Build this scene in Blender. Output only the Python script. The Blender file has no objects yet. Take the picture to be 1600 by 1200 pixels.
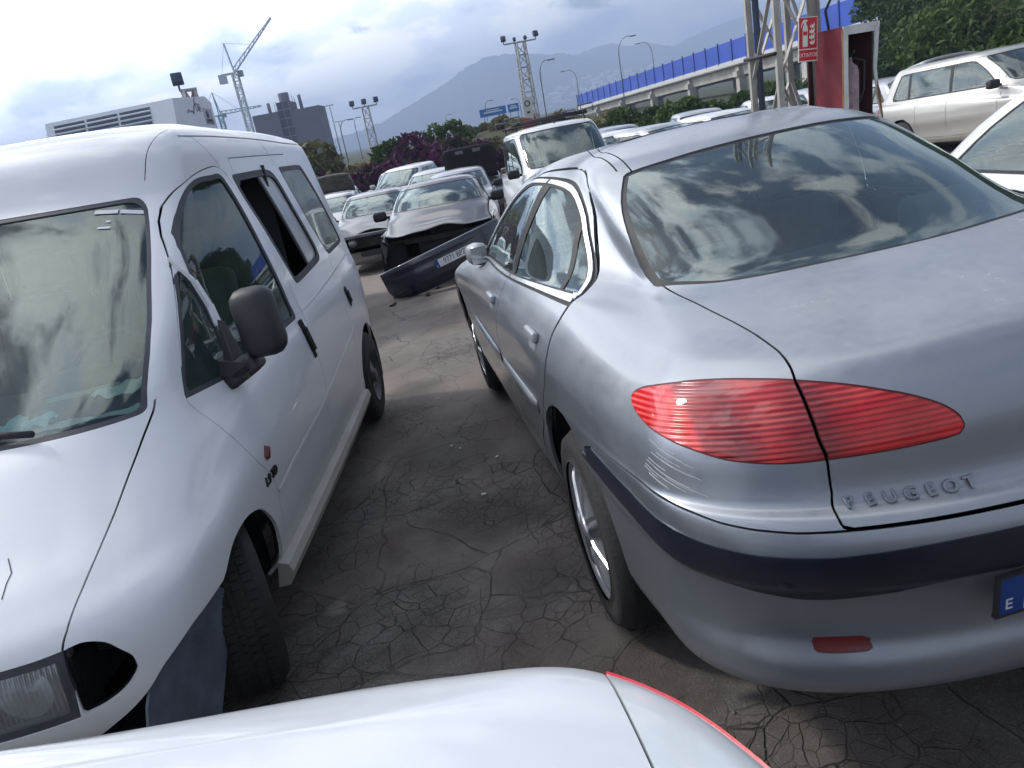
import bpy, bmesh, math, random
import numpy as np
from mathutils import Vector, Matrix, Euler

scene = bpy.context.scene
COL = scene.collection
R = math.radians

# ------------------------------------------------------------------ camera
CAM_H = 1.585
cam_d = bpy.data.cameras.new('camera')
cam_d.sensor_fit = 'HORIZONTAL'; cam_d.sensor_width = 36.0
cam_d.lens = 1200.0 / 1600.0 * 36.0
cam_d.clip_start = 0.05; cam_d.clip_end = 20000
cam = bpy.data.objects.new('camera', cam_d); COL.objects.link(cam)
_cp, _sp = math.cos(R(18.775)), math.sin(R(18.775))
_fw = Vector((0, _cp, -_sp)); _r0 = Vector((1, 0, 0)); _u0 = Vector((0, _sp, _cp))
_c, _s = math.cos(R(-11)), math.sin(R(-11))
_r = _c * _r0 + _s * _u0; _u = -_s * _r0 + _c * _u0
cam.matrix_world = Matrix(((_r.x, _u.x, -_fw.x, 0), (_r.y, _u.y, -_fw.y, 0), (_r.z, _u.z, -_fw.z, CAM_H), (0, 0, 0, 1)))
scene.camera = cam

# ------------------------------------------------------------------ sky and sun
SUN_EL, SUN_AZ = 41.0, -62.0            # azimuth measured from +Y towards +X
world = bpy.data.worlds.new('World'); scene.world = world; world.use_nodes = True
nt = world.node_tree; nt.nodes.clear()
def wn(t, **k):
    n = nt.nodes.new(t)
    for a, b in k.items(): setattr(n, a, b)
    return n
def lk(a, b): nt.links.new(a, b)
sky = wn('ShaderNodeTexSky', sky_type='NISHITA', sun_disc=False)
sky.sun_elevation = R(SUN_EL); sky.sun_rotation = R(SUN_AZ); sky.air_density = 1.0; sky.dust_density = 1.5; sky.ozone_density = 1.5
bg_sky = wn('ShaderNodeBackground'); bg_sky.inputs[1].default_value = 0.115
lk(sky.outputs[0], bg_sky.inputs[0])
tc = wn('ShaderNodeTexCoord')
sep = wn('ShaderNodeSeparateXYZ'); lk(tc.outputs['Generated'], sep.inputs[0])
def m(op, a, b=None, c=None, clamp=False):
    n = wn('ShaderNodeMath', operation=op); n.use_clamp = clamp
    for i, v in enumerate((a, b, c)):
        if v is None: continue
        if isinstance(v, (int, float)): n.inputs[i].default_value = v
        else: lk(v, n.inputs[i])
    return n.outputs[0]
# project the view direction onto a flat cloud deck
zc = m('MAXIMUM', m('ADD', sep.outputs[2], 0.34), 0.10)
cx = m('DIVIDE', sep.outputs[0], zc); cy = m('DIVIDE', sep.outputs[1], zc)
cmb = wn('ShaderNodeCombineXYZ'); lk(cx, cmb.inputs[0]); lk(cy, cmb.inputs[1]); cmb.inputs[2].default_value = 3.7
n1 = wn('ShaderNodeTexNoise'); n1.inputs['Scale'].default_value = 3.0; n1.inputs['Detail'].default_value = 10; n1.inputs['Roughness'].default_value = 0.55; n1.inputs['Distortion'].default_value = 0.15
lk(cmb.outputs[0], n1.inputs['Vector'])
n2 = wn('ShaderNodeTexNoise'); n2.inputs['Scale'].default_value = 3.2; n2.inputs['Detail'].default_value = 6; n2.inputs['Roughness'].default_value = 0.55
cmb2 = wn('ShaderNodeCombineXYZ'); lk(cx, cmb2.inputs[0]); lk(cy, cmb2.inputs[1]); cmb2.inputs[2].default_value = 9.1
lk(cmb2.outputs[0], n2.inputs['Vector'])
def ramp(src, stops):
    r = wn('ShaderNodeValToRGB'); r.color_ramp.interpolation = 'EASE'
    while len(r.color_ramp.elements) > 1: r.color_ramp.elements.remove(r.color_ramp.elements[-1])
    for i, (p, c) in enumerate(stops):
        e = r.color_ramp.elements[0] if i == 0 else r.color_ramp.elements.new(p)
        e.position = p; e.color = (*c, 1) if len(c) == 3 else c
    lk(src, r.inputs[0]); return r.outputs[0]
hor = m('MULTIPLY', m('SUBTRACT', 1.0, m('MINIMUM', m('MAXIMUM', m('MULTIPLY', sep.outputs[2], 2.2), 0.0), 1.0)), 0.20)
shade = ramp(n2.outputs[0], [(0.32, (0.46, 0.53, 0.66)), (0.46, (0.74, 0.80, 0.90)), (0.56, (1.0, 1.0, 1.0))])
sd = Vector((math.sin(R(SUN_AZ)) * math.cos(R(SUN_EL)), math.cos(R(SUN_AZ)) * math.cos(R(SUN_EL)), math.sin(R(SUN_EL))))
dp = wn('ShaderNodeVectorMath', operation='DOT_PRODUCT'); lk(tc.outputs['Generated'], dp.inputs[0]); dp.inputs[1].default_value = sd
glow = m('POWER', m('MAXIMUM', dp.outputs['Value'], 0.0), 1.7)
mask = ramp(m('ADD', m('ADD', n1.outputs[0], hor), m('MULTIPLY', m('MULTIPLY', hor, glow), 1.6)), [(0.475, (0, 0, 0)), (0.57, (1, 1, 1))])
bg_c = wn('ShaderNodeBackground'); lk(shade, bg_c.inputs[0])
lk(m('MULTIPLY_ADD', m('MULTIPLY', hor, glow), 22.0, m('MULTIPLY_ADD', glow, 3.1, 0.62)), bg_c.inputs[1])
mixw = wn('ShaderNodeMixShader'); lk(mask, mixw.inputs[0]); lk(bg_sky.outputs[0], mixw.inputs[1]); lk(bg_c.outputs[0], mixw.inputs[2])
wo = wn('ShaderNodeOutputWorld'); lk(mixw.outputs[0], wo.inputs[0])

sun_d = bpy.data.lights.new('sun', 'SUN'); sun_d.energy = 2.3; sun_d.angle = R(6); sun_d.color = (1.0, 0.96, 0.90)
sun = bpy.data.objects.new('sun', sun_d); COL.objects.link(sun)
sun.rotation_euler = (-sd).to_track_quat('-Z', 'Y').to_euler()

scene.view_settings.view_transform = 'Standard'; scene.view_settings.look = 'None'
scene.view_settings.exposure = 0.18; scene.view_settings.gamma = 1.0
scene.render.engine = 'CYCLES'
try:
    scene.cycles.max_bounces = 8; scene.cycles.transparent_max_bounces = 12; scene.cycles.volume_bounces = 0
except Exception: pass
# ------------------------------------------------------------------ surface engine (pure numpy)
TH = [0, 14, 28, 42, 56, 72, 90]          # corner stations, degrees from the centre line
NS = 6                                     # intervals along the side

def outline(r):
    """half outline (left side) of one level, rear centre -> front centre"""
    xr, Dr, xf, Df, w, z = r[:6]
    o = r[6] if len(r) > 6 else {}
    nr, nf = o.get('nr', 2.6), o.get('nf', 2.6)
    wr, wf = o.get('wr', 1.0), o.get('wf', 1.0)
    if not isinstance(z, tuple): z = (z,) * 5
    P = []
    for t in TH:
        a = math.radians(t)
        y = w * wr * math.sin(a) ** (2 / nr) if t else 0.
        x = xr + Dr - Dr * math.cos(a) ** (2 / nr) if t < 90 else xr + Dr
        f = (t / 90.) ** 1.3
        P.append((x, y, z[0] * (1 - f) + z[1] * f))
    xa, xb = xr + Dr, xf - Df
    for k in range(1, NS):
        s = k / NS
        if s < .5: q = 1 - 2 * s; yy = w * (1 - (1 - wr) * q ** 2); zz = z[2] + (z[1] - z[2]) * q ** 1.5
        else:      q = 2 * s - 1; yy = w * (1 - (1 - wf) * q ** 2); zz = z[2] + (z[3] - z[2]) * q ** 1.5
        P.append((xa + (xb - xa) * s, yy, zz))
    for t in TH[::-1]:
        a = math.radians(t)
        y = w * wf * math.sin(a) ** (2 / nf) if t else 0.
        x = xf - Df + Df * math.cos(a) ** (2 / nf) if t < 90 else xf - Df
        f = (t / 90.) ** 1.3
        P.append((x, y, z[4] * (1 - f) + z[3] * f))
    return P

def tang(P, alpha=.7):
    """chord-length Catmull-Rom tangents along axis 0"""
    d = P[1:] - P[:-1]
    h = np.maximum(np.linalg.norm(d, axis=-1, keepdims=True), 1e-4) ** alpha
    s = d / h
    T = np.zeros_like(P)
    T[1:-1] = (h[1:] * s[:-1] + h[:-1] * s[1:]) / (h[:-1] + h[1:])
    T[0] = s[0]; T[-1] = s[-1]
    return T, h

def hermite(P, n, closed=False):
    """sample curves: P (k, m, 3) along axis 0 -> ((k-1)*n+1, m, 3)"""
    if closed:
        Q = np.concatenate([P[-3:-1], P, P[1:3]], 0)
        T, h = tang(Q); T = T[2:-2]; h = h[2:-2]
    else:
        T, h = tang(P)
    t = (np.arange(n) / n)[None, :, None, None]
    a, b = P[:-1][:, None], P[1:][:, None]
    ta, tb = (T[:-1] * h)[:, None], (T[1:] * h)[:, None]
    out = ((2*t**3 - 3*t**2 + 1) * a + (t**3 - 2*t**2 + t) * ta + (-2*t**3 + 3*t**2) * b + (t**3 - t**2) * tb)
    out = out.reshape(-1, *P.shape[1:])
    return np.concatenate([out, P[-1:]], 0)

class Mesh:
    """triangle soup with shared vertices, normals, labels; cut() splits it along iso-lines"""
    def __init__(s, rows, nu=5, nv=5, warp=None):
        H = np.array([outline(r) for r in rows], float)              # (rows, stations, 3)
        s.net = H
        M = H[:, 1:-1][:, ::-1] * np.array([1, -1, 1])
        F = np.concatenate([H, M, H[:, :1]], 1)                       # closed round the car
        A = F.transpose(1, 0, 2)                                      # (stations, rows, 3)
        A = hermite(A, nu, closed=True)                               # fine in u
        B = A.transpose(1, 0, 2)                                      # (rows, U, 3)
        # extend over the roof centre line by mirror so the crown is smooth
        U = B.shape[1]
        mir = (np.arange(U)[::-1])                                     # u -> mirrored station
        ext = B[-3:-1][::-1][:, mir] * np.array([1, -1, 1]) if False else B[-3:-1][::-1] * np.array([1, -1, 1])
        E = np.concatenate([B, ext], 0)
        G = hermite(E, nv)[: (len(rows) - 1) * nv + 1]
        if warp: G = warp(G)
        V, U = G.shape[:2]
        hu = (U - 1) // 2
        G[:, :hu + 1, 1] = np.maximum(G[:, :hu + 1, 1], 0); G[:, hu:, 1] = np.minimum(G[:, hu:, 1], 0)
        G[:, -1] = G[:, 0]
        s.P = G[:, :-1].reshape(-1, 3)
        U -= 1
        uu = np.tile(np.arange(U) / nu, (V, 1)); vv = np.repeat(np.arange(V) / nv, U).reshape(V, U)
        s.A = np.stack([uu, vv], -1).reshape(-1, 2)
        i = np.arange(V - 1)[:, None] * U; j = np.arange(U)[None]
        a = i + j; b = i + (j + 1) % U; c = b + U; d = a + U
        T = np.concatenate([np.stack([a, b, c], -1).reshape(-1, 3), np.stack([a, c, d], -1).reshape(-1, 3)])
        ar = np.linalg.norm(np.cross(s.P[T[:, 1]] - s.P[T[:, 0]], s.P[T[:, 2]] - s.P[T[:, 0]]), axis=1)
        s.T = T[ar > 1e-9]
        s.L = np.zeros(len(s.T), int)
        s.normals(V, U)
        s.clip_u = U / nu
    def normals(s, V=None, U=None):
        fn = np.cross(s.P[s.T[:, 1]] - s.P[s.T[:, 0]], s.P[s.T[:, 2]] - s.P[s.T[:, 0]])
        N = np.zeros_like(s.P)
        for k in range(3): np.add.at(N, s.T[:, k], fn)
        l = np.linalg.norm(N, axis=1, keepdims=True); N /= np.maximum(l, 1e-12)
        # orient outward
        c = s.P.mean(0); c[2] = .6
        if np.sum((s.P - c) * N) < 0: N = -N; s.T = s.T[:, ::-1].copy()
        bad = (s.P[:, 2] > .965 * s.P[:, 2].max())
        N[bad, 2] = np.abs(N[bad, 2])
        bad &= (np.abs(s.P[:, 1]) < .03)
        N[bad, 1] *= .3; N[bad, 2] = np.maximum(np.abs(N[bad, 2]), .3); N /= np.maximum(np.linalg.norm(N, axis=1, keepdims=True), 1e-12)
        s.N = N
    def cut(s, f, sel=None):
        """f: values per vertex (array or callable). returns boolean per tri: value<0"""
        v = f(s) if callable(f) else f
        v = np.where(np.abs(v) < 1e-5, 1e-5, v)
        neg = v[s.T] < 0
        k = neg.sum(1)
        mix = (k > 0) & (k < 3)
        if sel is not None: mix &= sel(s)
        idx = np.where(mix)[0]
        if len(idx) == 0:
            return v[s.T].mean(1) < 0
        t = s.T[idx]; n = neg[idx]; kk = k[idx]
        lone = np.where(kk[:, None] == 1, n, ~n).argmax(1)
        r = np.stack([t[np.arange(len(t)), (lone + q) % 3] for q in range(3)], 1)
        e = np.concatenate([r[:, [0, 1]], r[:, [0, 2]]])
        es = np.sort(e, 1)
        ue, inv = np.unique(es, axis=0, return_inverse=True); inv = inv.ravel()
        va, vb = v[ue[:, 0]], v[ue[:, 1]]
        w = (va / (va - vb))[:, None]
        base = len(s.P)
        s.P = np.concatenate([s.P, s.P[ue[:, 0]] * (1 - w) + s.P[ue[:, 1]] * w])
        nn = s.N[ue[:, 0]] * (1 - w) + s.N[ue[:, 1]] * w
        s.N = np.concatenate([s.N, nn / np.maximum(np.linalg.norm(nn, axis=1, keepdims=True), 1e-9)])
        A0, A1 = s.A[ue[:, 0]].copy(), s.A[ue[:, 1]].copy()
        wrap = np.abs(A0[:, 0] - A1[:, 0]) > s.clip_u / 2
        lo = wrap & (A0[:, 0] < A1[:, 0]); hi = wrap & ~lo
        A0[lo, 0] += s.clip_u; A1[hi, 0] += s.clip_u
        an = A0 * (1 - w) + A1 * w; an[:, 0] %= s.clip_u
        s.A = np.concatenate([s.A, an])
        p = base + inv[:len(t)]; q = base + inv[len(t):]
        new = np.concatenate([np.stack([r[:, 0], p, q], 1), np.stack([p, r[:, 1], r[:, 2]], 1), np.stack([p, r[:, 2], q], 1)])
        lab = np.tile(s.L[idx], 3)
        keep = ~mix
        s.T = np.concatenate([s.T[keep], new]); s.L = np.concatenate([s.L[keep], lab])
        v = np.concatenate([v, np.zeros(len(ue))])
        cen = v[s.T].sum(1)
        return cen < 0
    def region(s, f, src, dst, sel=None):
        """label dst every tri of label src where f<0"""
        src = src if isinstance(src, (list, tuple)) else [src]
        ins = s.cut(f, lambda q: np.isin(q.L, src))
        m = ins & np.isin(s.L, src)
        s.L[m] = dst
    def band(s, f, w, src, dst=1):
        """label dst the strip |f|<w of the given labels (two clean cuts)"""
        src = src if isinstance(src, (list, tuple)) else [src]
        for sg in (1, -1):
            s.cut(lambda q: f(q) + sg * (w(q) if callable(w) else w), lambda q: np.isin(q.L, src))
        v = f(s); ww = w(s) if callable(w) else np.full(len(v), w)
        m = (np.abs(v[s.T].mean(1)) < ww[s.T].mean(1)) & np.isin(s.L, src) & ((np.abs(v[s.T]) < ww[s.T] * 1.6 + 1e-4).all(1))
        s.L[m] = dst
    def take(s, labels):
        m = np.isin(s.L, labels if isinstance(labels, (list, tuple)) else [labels])
        T = s.T[m]
        u, inv = np.unique(T, return_inverse=True)
        return s.P[u], s.N[u], inv.reshape(-1, 3)

def smooth_poly(pts, n=8, closed=True):
    """Catmull-Rom through 2D points; a point given twice makes a corner"""
    P = np.array(pts, float)
    if closed: Q = np.concatenate([P[-1:], P, P[:2]])
    else: Q = np.concatenate([P[:1], P, P[-1:]])
    out = []
    for i in range(1, len(Q) - 2):
        p0, p1, p2, p3 = Q[i-1], Q[i], Q[i+1], Q[i+2]
        if np.allclose(p1, p2): continue
        m1 = (p2 - p0) / 2 if not np.allclose(p0, p1) else (p2 - p1) * .9
        m2 = (p3 - p1) / 2 if not np.allclose(p2, p3) else (p2 - p1) * .9
        L = np.linalg.norm(p2 - p1)
        for m in (m1, m2):
            l = np.linalg.norm(m)
            if l > L * 1.2: m *= L * 1.2 / l
        for t in np.arange(n) / n:
            out.append((2*t**3-3*t**2+1)*p1 + (t**3-2*t**2+t)*m1 + (-2*t**3+3*t**2)*p2 + (t**3-t**2)*m2)
    if not closed: out.append(P[-1])
    return np.array(out)

def sd_poly(X, poly):
    """signed distance of points X (n,2) to closed polygon, negative inside"""
    A = poly; B = np.roll(poly, -1, 0)
    d = np.full(len(X), 1e9); ins = np.zeros(len(X), bool)
    for a, b in zip(A, B):
        e = b - a; l2 = e @ e
        if l2 < 1e-14: continue
        w = X - a; t = np.clip((w @ e) / l2, 0, 1)
        q = w - t[:, None] * e
        d = np.minimum(d, (q * q).sum(1))
        c = (a[1] <= X[:, 1]) != (b[1] <= X[:, 1])
        xi = a[0] + (X[:, 1] - a[1]) / (e[1] if abs(e[1]) > 1e-12 else 1e-12) * e[0]
        ins ^= c & (X[:, 0] < xi)
    d = np.sqrt(d)
    return np.where(ins, -d, d)

def sd_line(X, poly):
    """unsigned distance to an open polyline"""
    d = np.full(len(X), 1e9)
    for a, b in zip(poly[:-1], poly[1:]):
        e = b - a; l2 = max(e @ e, 1e-14)
        w = X - a; t = np.clip((w @ e) / l2, 0, 1)
        q = w - t[:, None] * e
        d = np.minimum(d, (q * q).sum(1))
    return np.sqrt(d)

def cast(ms, o, d):
    """exact hit of a ray on the surface: point and interpolated normal"""
    o = np.array(o, float); d = np.array(d, float); d /= np.linalg.norm(d)
    a, b, c = ms.P[ms.T[:, 0]], ms.P[ms.T[:, 1]], ms.P[ms.T[:, 2]]
    e1 = b - a; e2 = c - a; p = np.cross(d, e2); det = (e1 * p).sum(1); det = np.where(np.abs(det) < 1e-12, 1e-12, det)
    tv = o - a; u = (tv * p).sum(1) / det; q = np.cross(tv, e1); v = (q @ d) / det; t = (e2 * q).sum(1) / det
    ok = (u >= -1e-5) & (v >= -1e-5) & (u + v <= 1.00001) & (t > 0)
    if not ok.any(): return None
    i = np.where(ok)[0][t[ok].argmin()]
    n = ms.N[ms.T[i, 0]] * (1 - u[i] - v[i]) + ms.N[ms.T[i, 1]] * u[i] + ms.N[ms.T[i, 2]] * v[i]
    return o + d * t[i], n / np.linalg.norm(n)
# rows: (x rear, rear cap depth, x front, front cap depth, half width, z or 5 z's [, options])
SEDAN_ROWS = [
 (-.93, .50, 3.60, .60, .80, (.285,.285,.24,.24,.22), dict(wr=.95,nr=2.8)),
 (-1.01,.50, 3.70, .62, .855,(.315,.325,.29,.28,.26), dict(wr=.96,nr=2.9)),
 (-1.045,.50, 3.75, .65, .875,(.36,.375,.35,.34,.32), dict(wr=.96,nr=2.9)),
 (-1.05,.50, 3.74, .65, .885,(.41,.42,.42,.40,.38), dict(wr=.955,nr=2.8)),
 (-1.035,.50, 3.72, .65, .893,(.465,.48,.48,.46,.44), dict(wr=.95,nr=2.7)),
 (-1.06,.50, 3.72, .65, .898,(.58,.60,.56,.54,.50), dict(wr=.95)),
 (-1.085,.50, 3.74, .65, .903,(.615,.635,.60,.58,.54), dict(wr=.95)),
 (-1.095,.50, 3.74, .65, .905,(.70,.715,.66,.64,.60), dict(wr=.952)),
 (-1.07,.48, 3.72, .65, .905,(.745,.76,.71,.68,.64), dict(wr=.952)),
 (-1.03,.45, 3.70, .65, .905,(.757,.775,.735,.70,.66), dict(wr=.948)),
 (-1.02,.44, 3.70, .65, .904,(.78,.795,.765,.73,.69), dict(wr=.945)),
 (-1.01,.44, 3.66, .68, .896,(.87,.875,.85,.78,.72), dict(wr=.935)),
 (-.985,.46, 3.58, .75, .872,(.955,.945,.92,.83,.76), dict(wr=.915)),
 (-.95, .50, 3.45, .85, .838,(1.012,.99,.975,.88,.80), dict(wr=.885)),
 (-.90, .54, 3.20, .85, .815,(1.035,1.012,1.005,.91,.86), dict(wr=.85,nr=2.4)),
 (-.66, .54, 2.70, .65, .795,(1.062,1.03,1.035,.955,.94), dict(wr=.80,nr=2.1,nf=2.2)),
 (-.45, .45, 2.38, .50, .776,(1.085,1.05,1.085,1.03,1.03), dict(wr=.76,nr=2.0,nf=2.1)),
 (-.08, .42, 1.98, .42, .712,(1.24,1.20,1.22,1.20,1.22), dict(wr=.80,nr=2.1,nf=2.3,wf=.985)),
 (.27, .36, 1.62, .36, .632,(1.365,1.335,1.348,1.335,1.355), dict(wr=.85,nr=2.2,nf=2.6,wf=.97)),
 (.37, .38, 1.52, .34, .575,(1.39,1.375,1.392,1.38,1.385), dict(wr=.86,nr=2.2,nf=2.4,wf=.96)),
 (.62, .30, 1.25, .30, .33,(1.422,1.42,1.425,1.42,1.415), dict(wr=.9,nr=2.,nf=2.)),
 (.75, .25, 1.20, .25, .0001,(1.43,1.43,1.432,1.43,1.425), dict(nr=2.,nf=2.)),
]
VAN_ROWS = [
 (-3.32,.34, .80, .35, .80,(.30,.30,.24,.30,.40), dict(nr=3.)),
 (-3.39,.34, .88, .40, .86,(.36,.36,.30,.36,.46), dict(nr=3.)),
 (-3.42,.34, .90, .42, .885,(.46,.46,.42,.46,.52), dict(nr=3.,wr=.955)),
 (-3.43,.34, .90, .45, .897,(.60,.60,.58,.58,.58), dict(nr=3.,wr=.955)),
 (-3.43,.34, .90, .48, .905,(.72,.72,.66,.66,.66), dict(nr=3.,wr=.955)),
 (-3.43,.34, .88, .52, .907,(.86,.86,.80,.76,.72), dict(nr=3.,wr=.955)),
 (-3.43,.34, .80, .60, .90,(1.0,1.0,.95,.86,.79), dict(nr=3.,wr=.955,wf=.97)),
 (-3.42,.34, .66, .62, .887,(1.10,1.10,1.06,.97,.88), dict(nr=3.,wr=.955,wf=.95)),
 (-3.41,.34, .52, .60, .872,(1.16,1.16,1.145,1.08,.98), dict(nr=3.,wr=.955,wf=.92)),
 (-3.40,.34, .40, .52, .862,(1.22,1.22,1.21,1.16,1.07), dict(nr=3.,wr=.955,wf=.90)),
 (-3.39,.34, .32, .45, .855,(1.27,1.27,1.27,1.23,1.12), dict(nr=3.,wr=.955,wf=.89)),
 (-3.33,.34, -.10, .40, .81,(1.52,1.52,1.52,1.50,1.42), dict(nr=3.,wr=.955,wf=.90)),
 (-3.30,.30, -.60, .32, .752,(1.79,1.79,1.80,1.79,1.79), dict(nr=3.,wr=.955,wf=.90,nf=3.)),
 (-3.28,.30, -.64, .32, .738,(1.86,1.87,1.875,1.86,1.84), dict(nr=3.,wr=.955,wf=.91,nf=3.)),
 (-3.25,.32, -.69, .34, .72,(1.93,1.955,1.965,1.965,1.945), dict(nr=3.,wr=.95,wf=.92,nf=2.8)),
 (-3.18,.34, -.76, .36, .68,(1.975,2.00,2.02,2.035,2.02), dict(nr=3.5,wr=.95,wf=.92,nf=2.6)),
 (-3.0,.40, -.90, .40, .57,(2.0,2.03,2.06,2.085,2.075), dict(nr=3.,wr=.95,wf=.92,nf=2.4)),
 (-2.6,.50, -1.15, .40, .30,(2.02,2.045,2.085,2.11,2.105), dict(nr=2.,nf=2.)),
 (-2.4,.50, -1.3, .40, .0001,(2.025,2.05,2.09,2.115,2.115), dict(nr=2.,nf=2.)),
]
# ------------------------------------------------------------------ object helpers
rnd = random.Random(7)
def empty(name, label, cat, loc=(0, 0, 0), rot=(0, 0, 0), scale=1.0, group=None):
    o = bpy.data.objects.new(name, None); COL.objects.link(o)
    o.location = loc; o.rotation_euler = rot; o.scale = (scale,) * 3
    o.empty_display_size = .2
    o['label'] = label; o['category'] = cat
    if group: o['group'] = group
    return o
def tag(o, label=None, cat=None, group=None, kind=None):
    if label: o['label'] = label
    if cat: o['category'] = cat
    if group: o['group'] = group
    if kind: o['kind'] = kind
    return o
def link(name, me, mat, parent=None, smooth=False):
    o = bpy.data.objects.new(name, me); COL.objects.link(o)
    if mat is not None and len(me.materials) == 0: me.materials.append(mat)
    if parent is not None: o.parent = parent
    return o
def pymesh(name, V, F, mat, parent=None, smooth=False):
    me = bpy.data.meshes.new(name); me.from_pydata([tuple(map(float, v)) for v in V], [], [tuple(map(int, f)) for f in F]); me.update()
    if smooth: me.polygons.foreach_set('use_smooth', [True] * len(me.polygons))
    return link(name, me, mat, parent)
def npmesh(name, P, T, mat, parent=None, N=None):
    """triangle mesh from numpy arrays with optional per-vertex custom normals"""
    me = bpy.data.meshes.new(name)
    k = T.shape[1]
    me.vertices.add(len(P)); me.vertices.foreach_set('co', np.asarray(P, np.float32).ravel())
    me.loops.add(len(T) * k); me.loops.foreach_set('vertex_index', np.asarray(T, np.int32).ravel())
    me.polygons.add(len(T)); me.polygons.foreach_set('loop_start', np.arange(0, len(T) * k, k, dtype=np.int32))
    me.update(calc_edges=True); me.validate()
    me.polygons.foreach_set('use_smooth', [True] * len(me.polygons))
    if N is not None and len(me.vertices) == len(P) : me.normals_split_custom_set_from_vertices(np.asarray(N, float).tolist())
    return link(name, me, mat, parent)

class B:
    """collects boxes, tubes, prisms into one mesh"""
    def __init__(s): s.V = []; s.F = []; s.sm = []
    def add(s, V, F, sm=False):
        n = len(s.V); s.V += [tuple(v) for v in V]; s.F += [tuple(i + n for i in f) for f in F]; s.sm += [sm] * len(F); return s
    def box(s, c, d, rot=None, bev=0):
        x, y, z = d[0] / 2, d[1] / 2, d[2] / 2
        if bev:
            b = min(bev, x * .9, y * .9, z * .9); V = []; 
            bm = bmesh.new(); bmesh.ops.create_cube(bm, size=1.0)
            for v in bm.verts: v.co = Vector((v.co.x * d[0], v.co.y * d[1], v.co.z * d[2]))
            bmesh.ops.bevel(bm, geom=bm.edges[:], offset=b, segments=3, profile=.5, affect='EDGES')
            bm.verts.index_update(); V = [v.co.copy() for v in bm.verts]; F = [[v.index for v in f.verts] for f in bm.faces]; bm.free()
        else:
            V = [Vector(p) for p in ((-x,-y,-z),(x,-y,-z),(x,y,-z),(-x,y,-z),(-x,-y,z),(x,-y,z),(x,y,z),(-x,y,z))]
            F = [(0,3,2,1),(4,5,6,7),(0,1,5,4),(1,2,6,5),(2,3,7,6),(3,0,4,7)]
        if rot is not None:
            M = Euler(rot).to_matrix() if not isinstance(rot, Matrix) else rot
            V = [M @ v for v in V]
        c = Vector(c)
        return s.add([v + c for v in V], F, bool(bev))
    def tube(s, pts, r, n=8, caps=True, sm=True):
        pts = [Vector(p) for p in pts]; rs = r if isinstance(r, (list, tuple)) else [r] * len(pts)
        V = []; F = []; up = Vector((0, 0, 1))
        for i, p in enumerate(pts):
            d = (pts[min(i + 1, len(pts) - 1)] - pts[max(i - 1, 0)]).normalized()
            a = d.cross(up); a = a.normalized() if a.length > 1e-3 else Vector((1, 0, 0))
            if i == 0: la = a
            elif a.dot(la) < 0: a = -a
            la = a; b = d.cross(a)
            for k in range(n):
                t = 2 * math.pi * k / n; V.append(p + (a * math.cos(t) + b * math.sin(t)) * rs[i])
        for i in range(len(pts) - 1):
            for k in range(n):
                F.append((i*n+k, i*n+(k+1)%n, (i+1)*n+(k+1)%n, (i+1)*n+k))
        if caps: F.append(tuple(range(n))[::-1]); F.append(tuple((len(pts)-1)*n+k for k in range(n)))
        return s.add(V, F, sm)
    def bar(s, a, b, w, h=None, roll=0):
        """straight bar with rectangular section from a to b"""
        a, b = Vector(a), Vector(b); h = h or w; d = b - a; L = d.length
        q = d.to_track_quat('X', 'Z').to_matrix() @ Matrix.Rotation(roll, 3, 'X')
        return s.box((a + b) / 2, (L, w, h), q)
    def lathe(s, prof, n=32, axis='Y', center=(0, 0, 0), sm=True):
        """prof: (radius, height) along the axis"""
        V = []; F = []; c = Vector(center)
        for r_, h_ in prof:
            for k in range(n):
                t = 2 * math.pi * k / n; a, b_ = r_ * math.cos(t), r_ * math.sin(t)
                V.append(c + (Vector((a, h_, b_)) if axis == 'Y' else Vector((a, b_, h_)) if axis == 'Z' else Vector((h_, a, b_))))
        for i in range(len(prof) - 1):
            for k in range(n): F.append((i*n+k, i*n+(k+1)%n, (i+1)*n+(k+1)%n, (i+1)*n+k))
        return s.add(V, F, sm)
    def prism(s, poly, a, b, axis='Y'):
        """polygon in the plane normal to axis, extruded from a to b"""
        n = len(poly)
        f = {'Y': lambda p, t: Vector((p[0], t, p[1])), 'X': lambda p, t: Vector((t, p[0], p[1])), 'Z': lambda p, t: Vector((p[0], p[1], t))}[axis]
        V = [f(p, a) for p in poly] + [f(p, b) for p in poly]
        F = [tuple(range(n)), tuple(range(2*n-1, n-1, -1))] + [(k, k+n, (k+1)%n+n, (k+1)%n) for k in range(n)]
        return s.add(V, F)
    def build(s, name, mat, parent=None):
        me = bpy.data.meshes.new(name); me.from_pydata(s.V, [], s.F)
        bm = bmesh.new(); bm.from_mesh(me); bmesh.ops.recalc_face_normals(bm, faces=bm.faces[:]); bm.to_mesh(me); bm.free()
        me.polygons.foreach_set('use_smooth', s.sm if len(s.sm) == len(me.polygons) else [False] * len(me.polygons)); me.update()
        return link(name, me, mat, parent)

def copy_tree(o, parent=None):
    c = o.copy(); COL.objects.link(c)
    if parent is not None: c.parent = parent
    for ch in list(o.children): copy_tree(ch, c)
    return c

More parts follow.
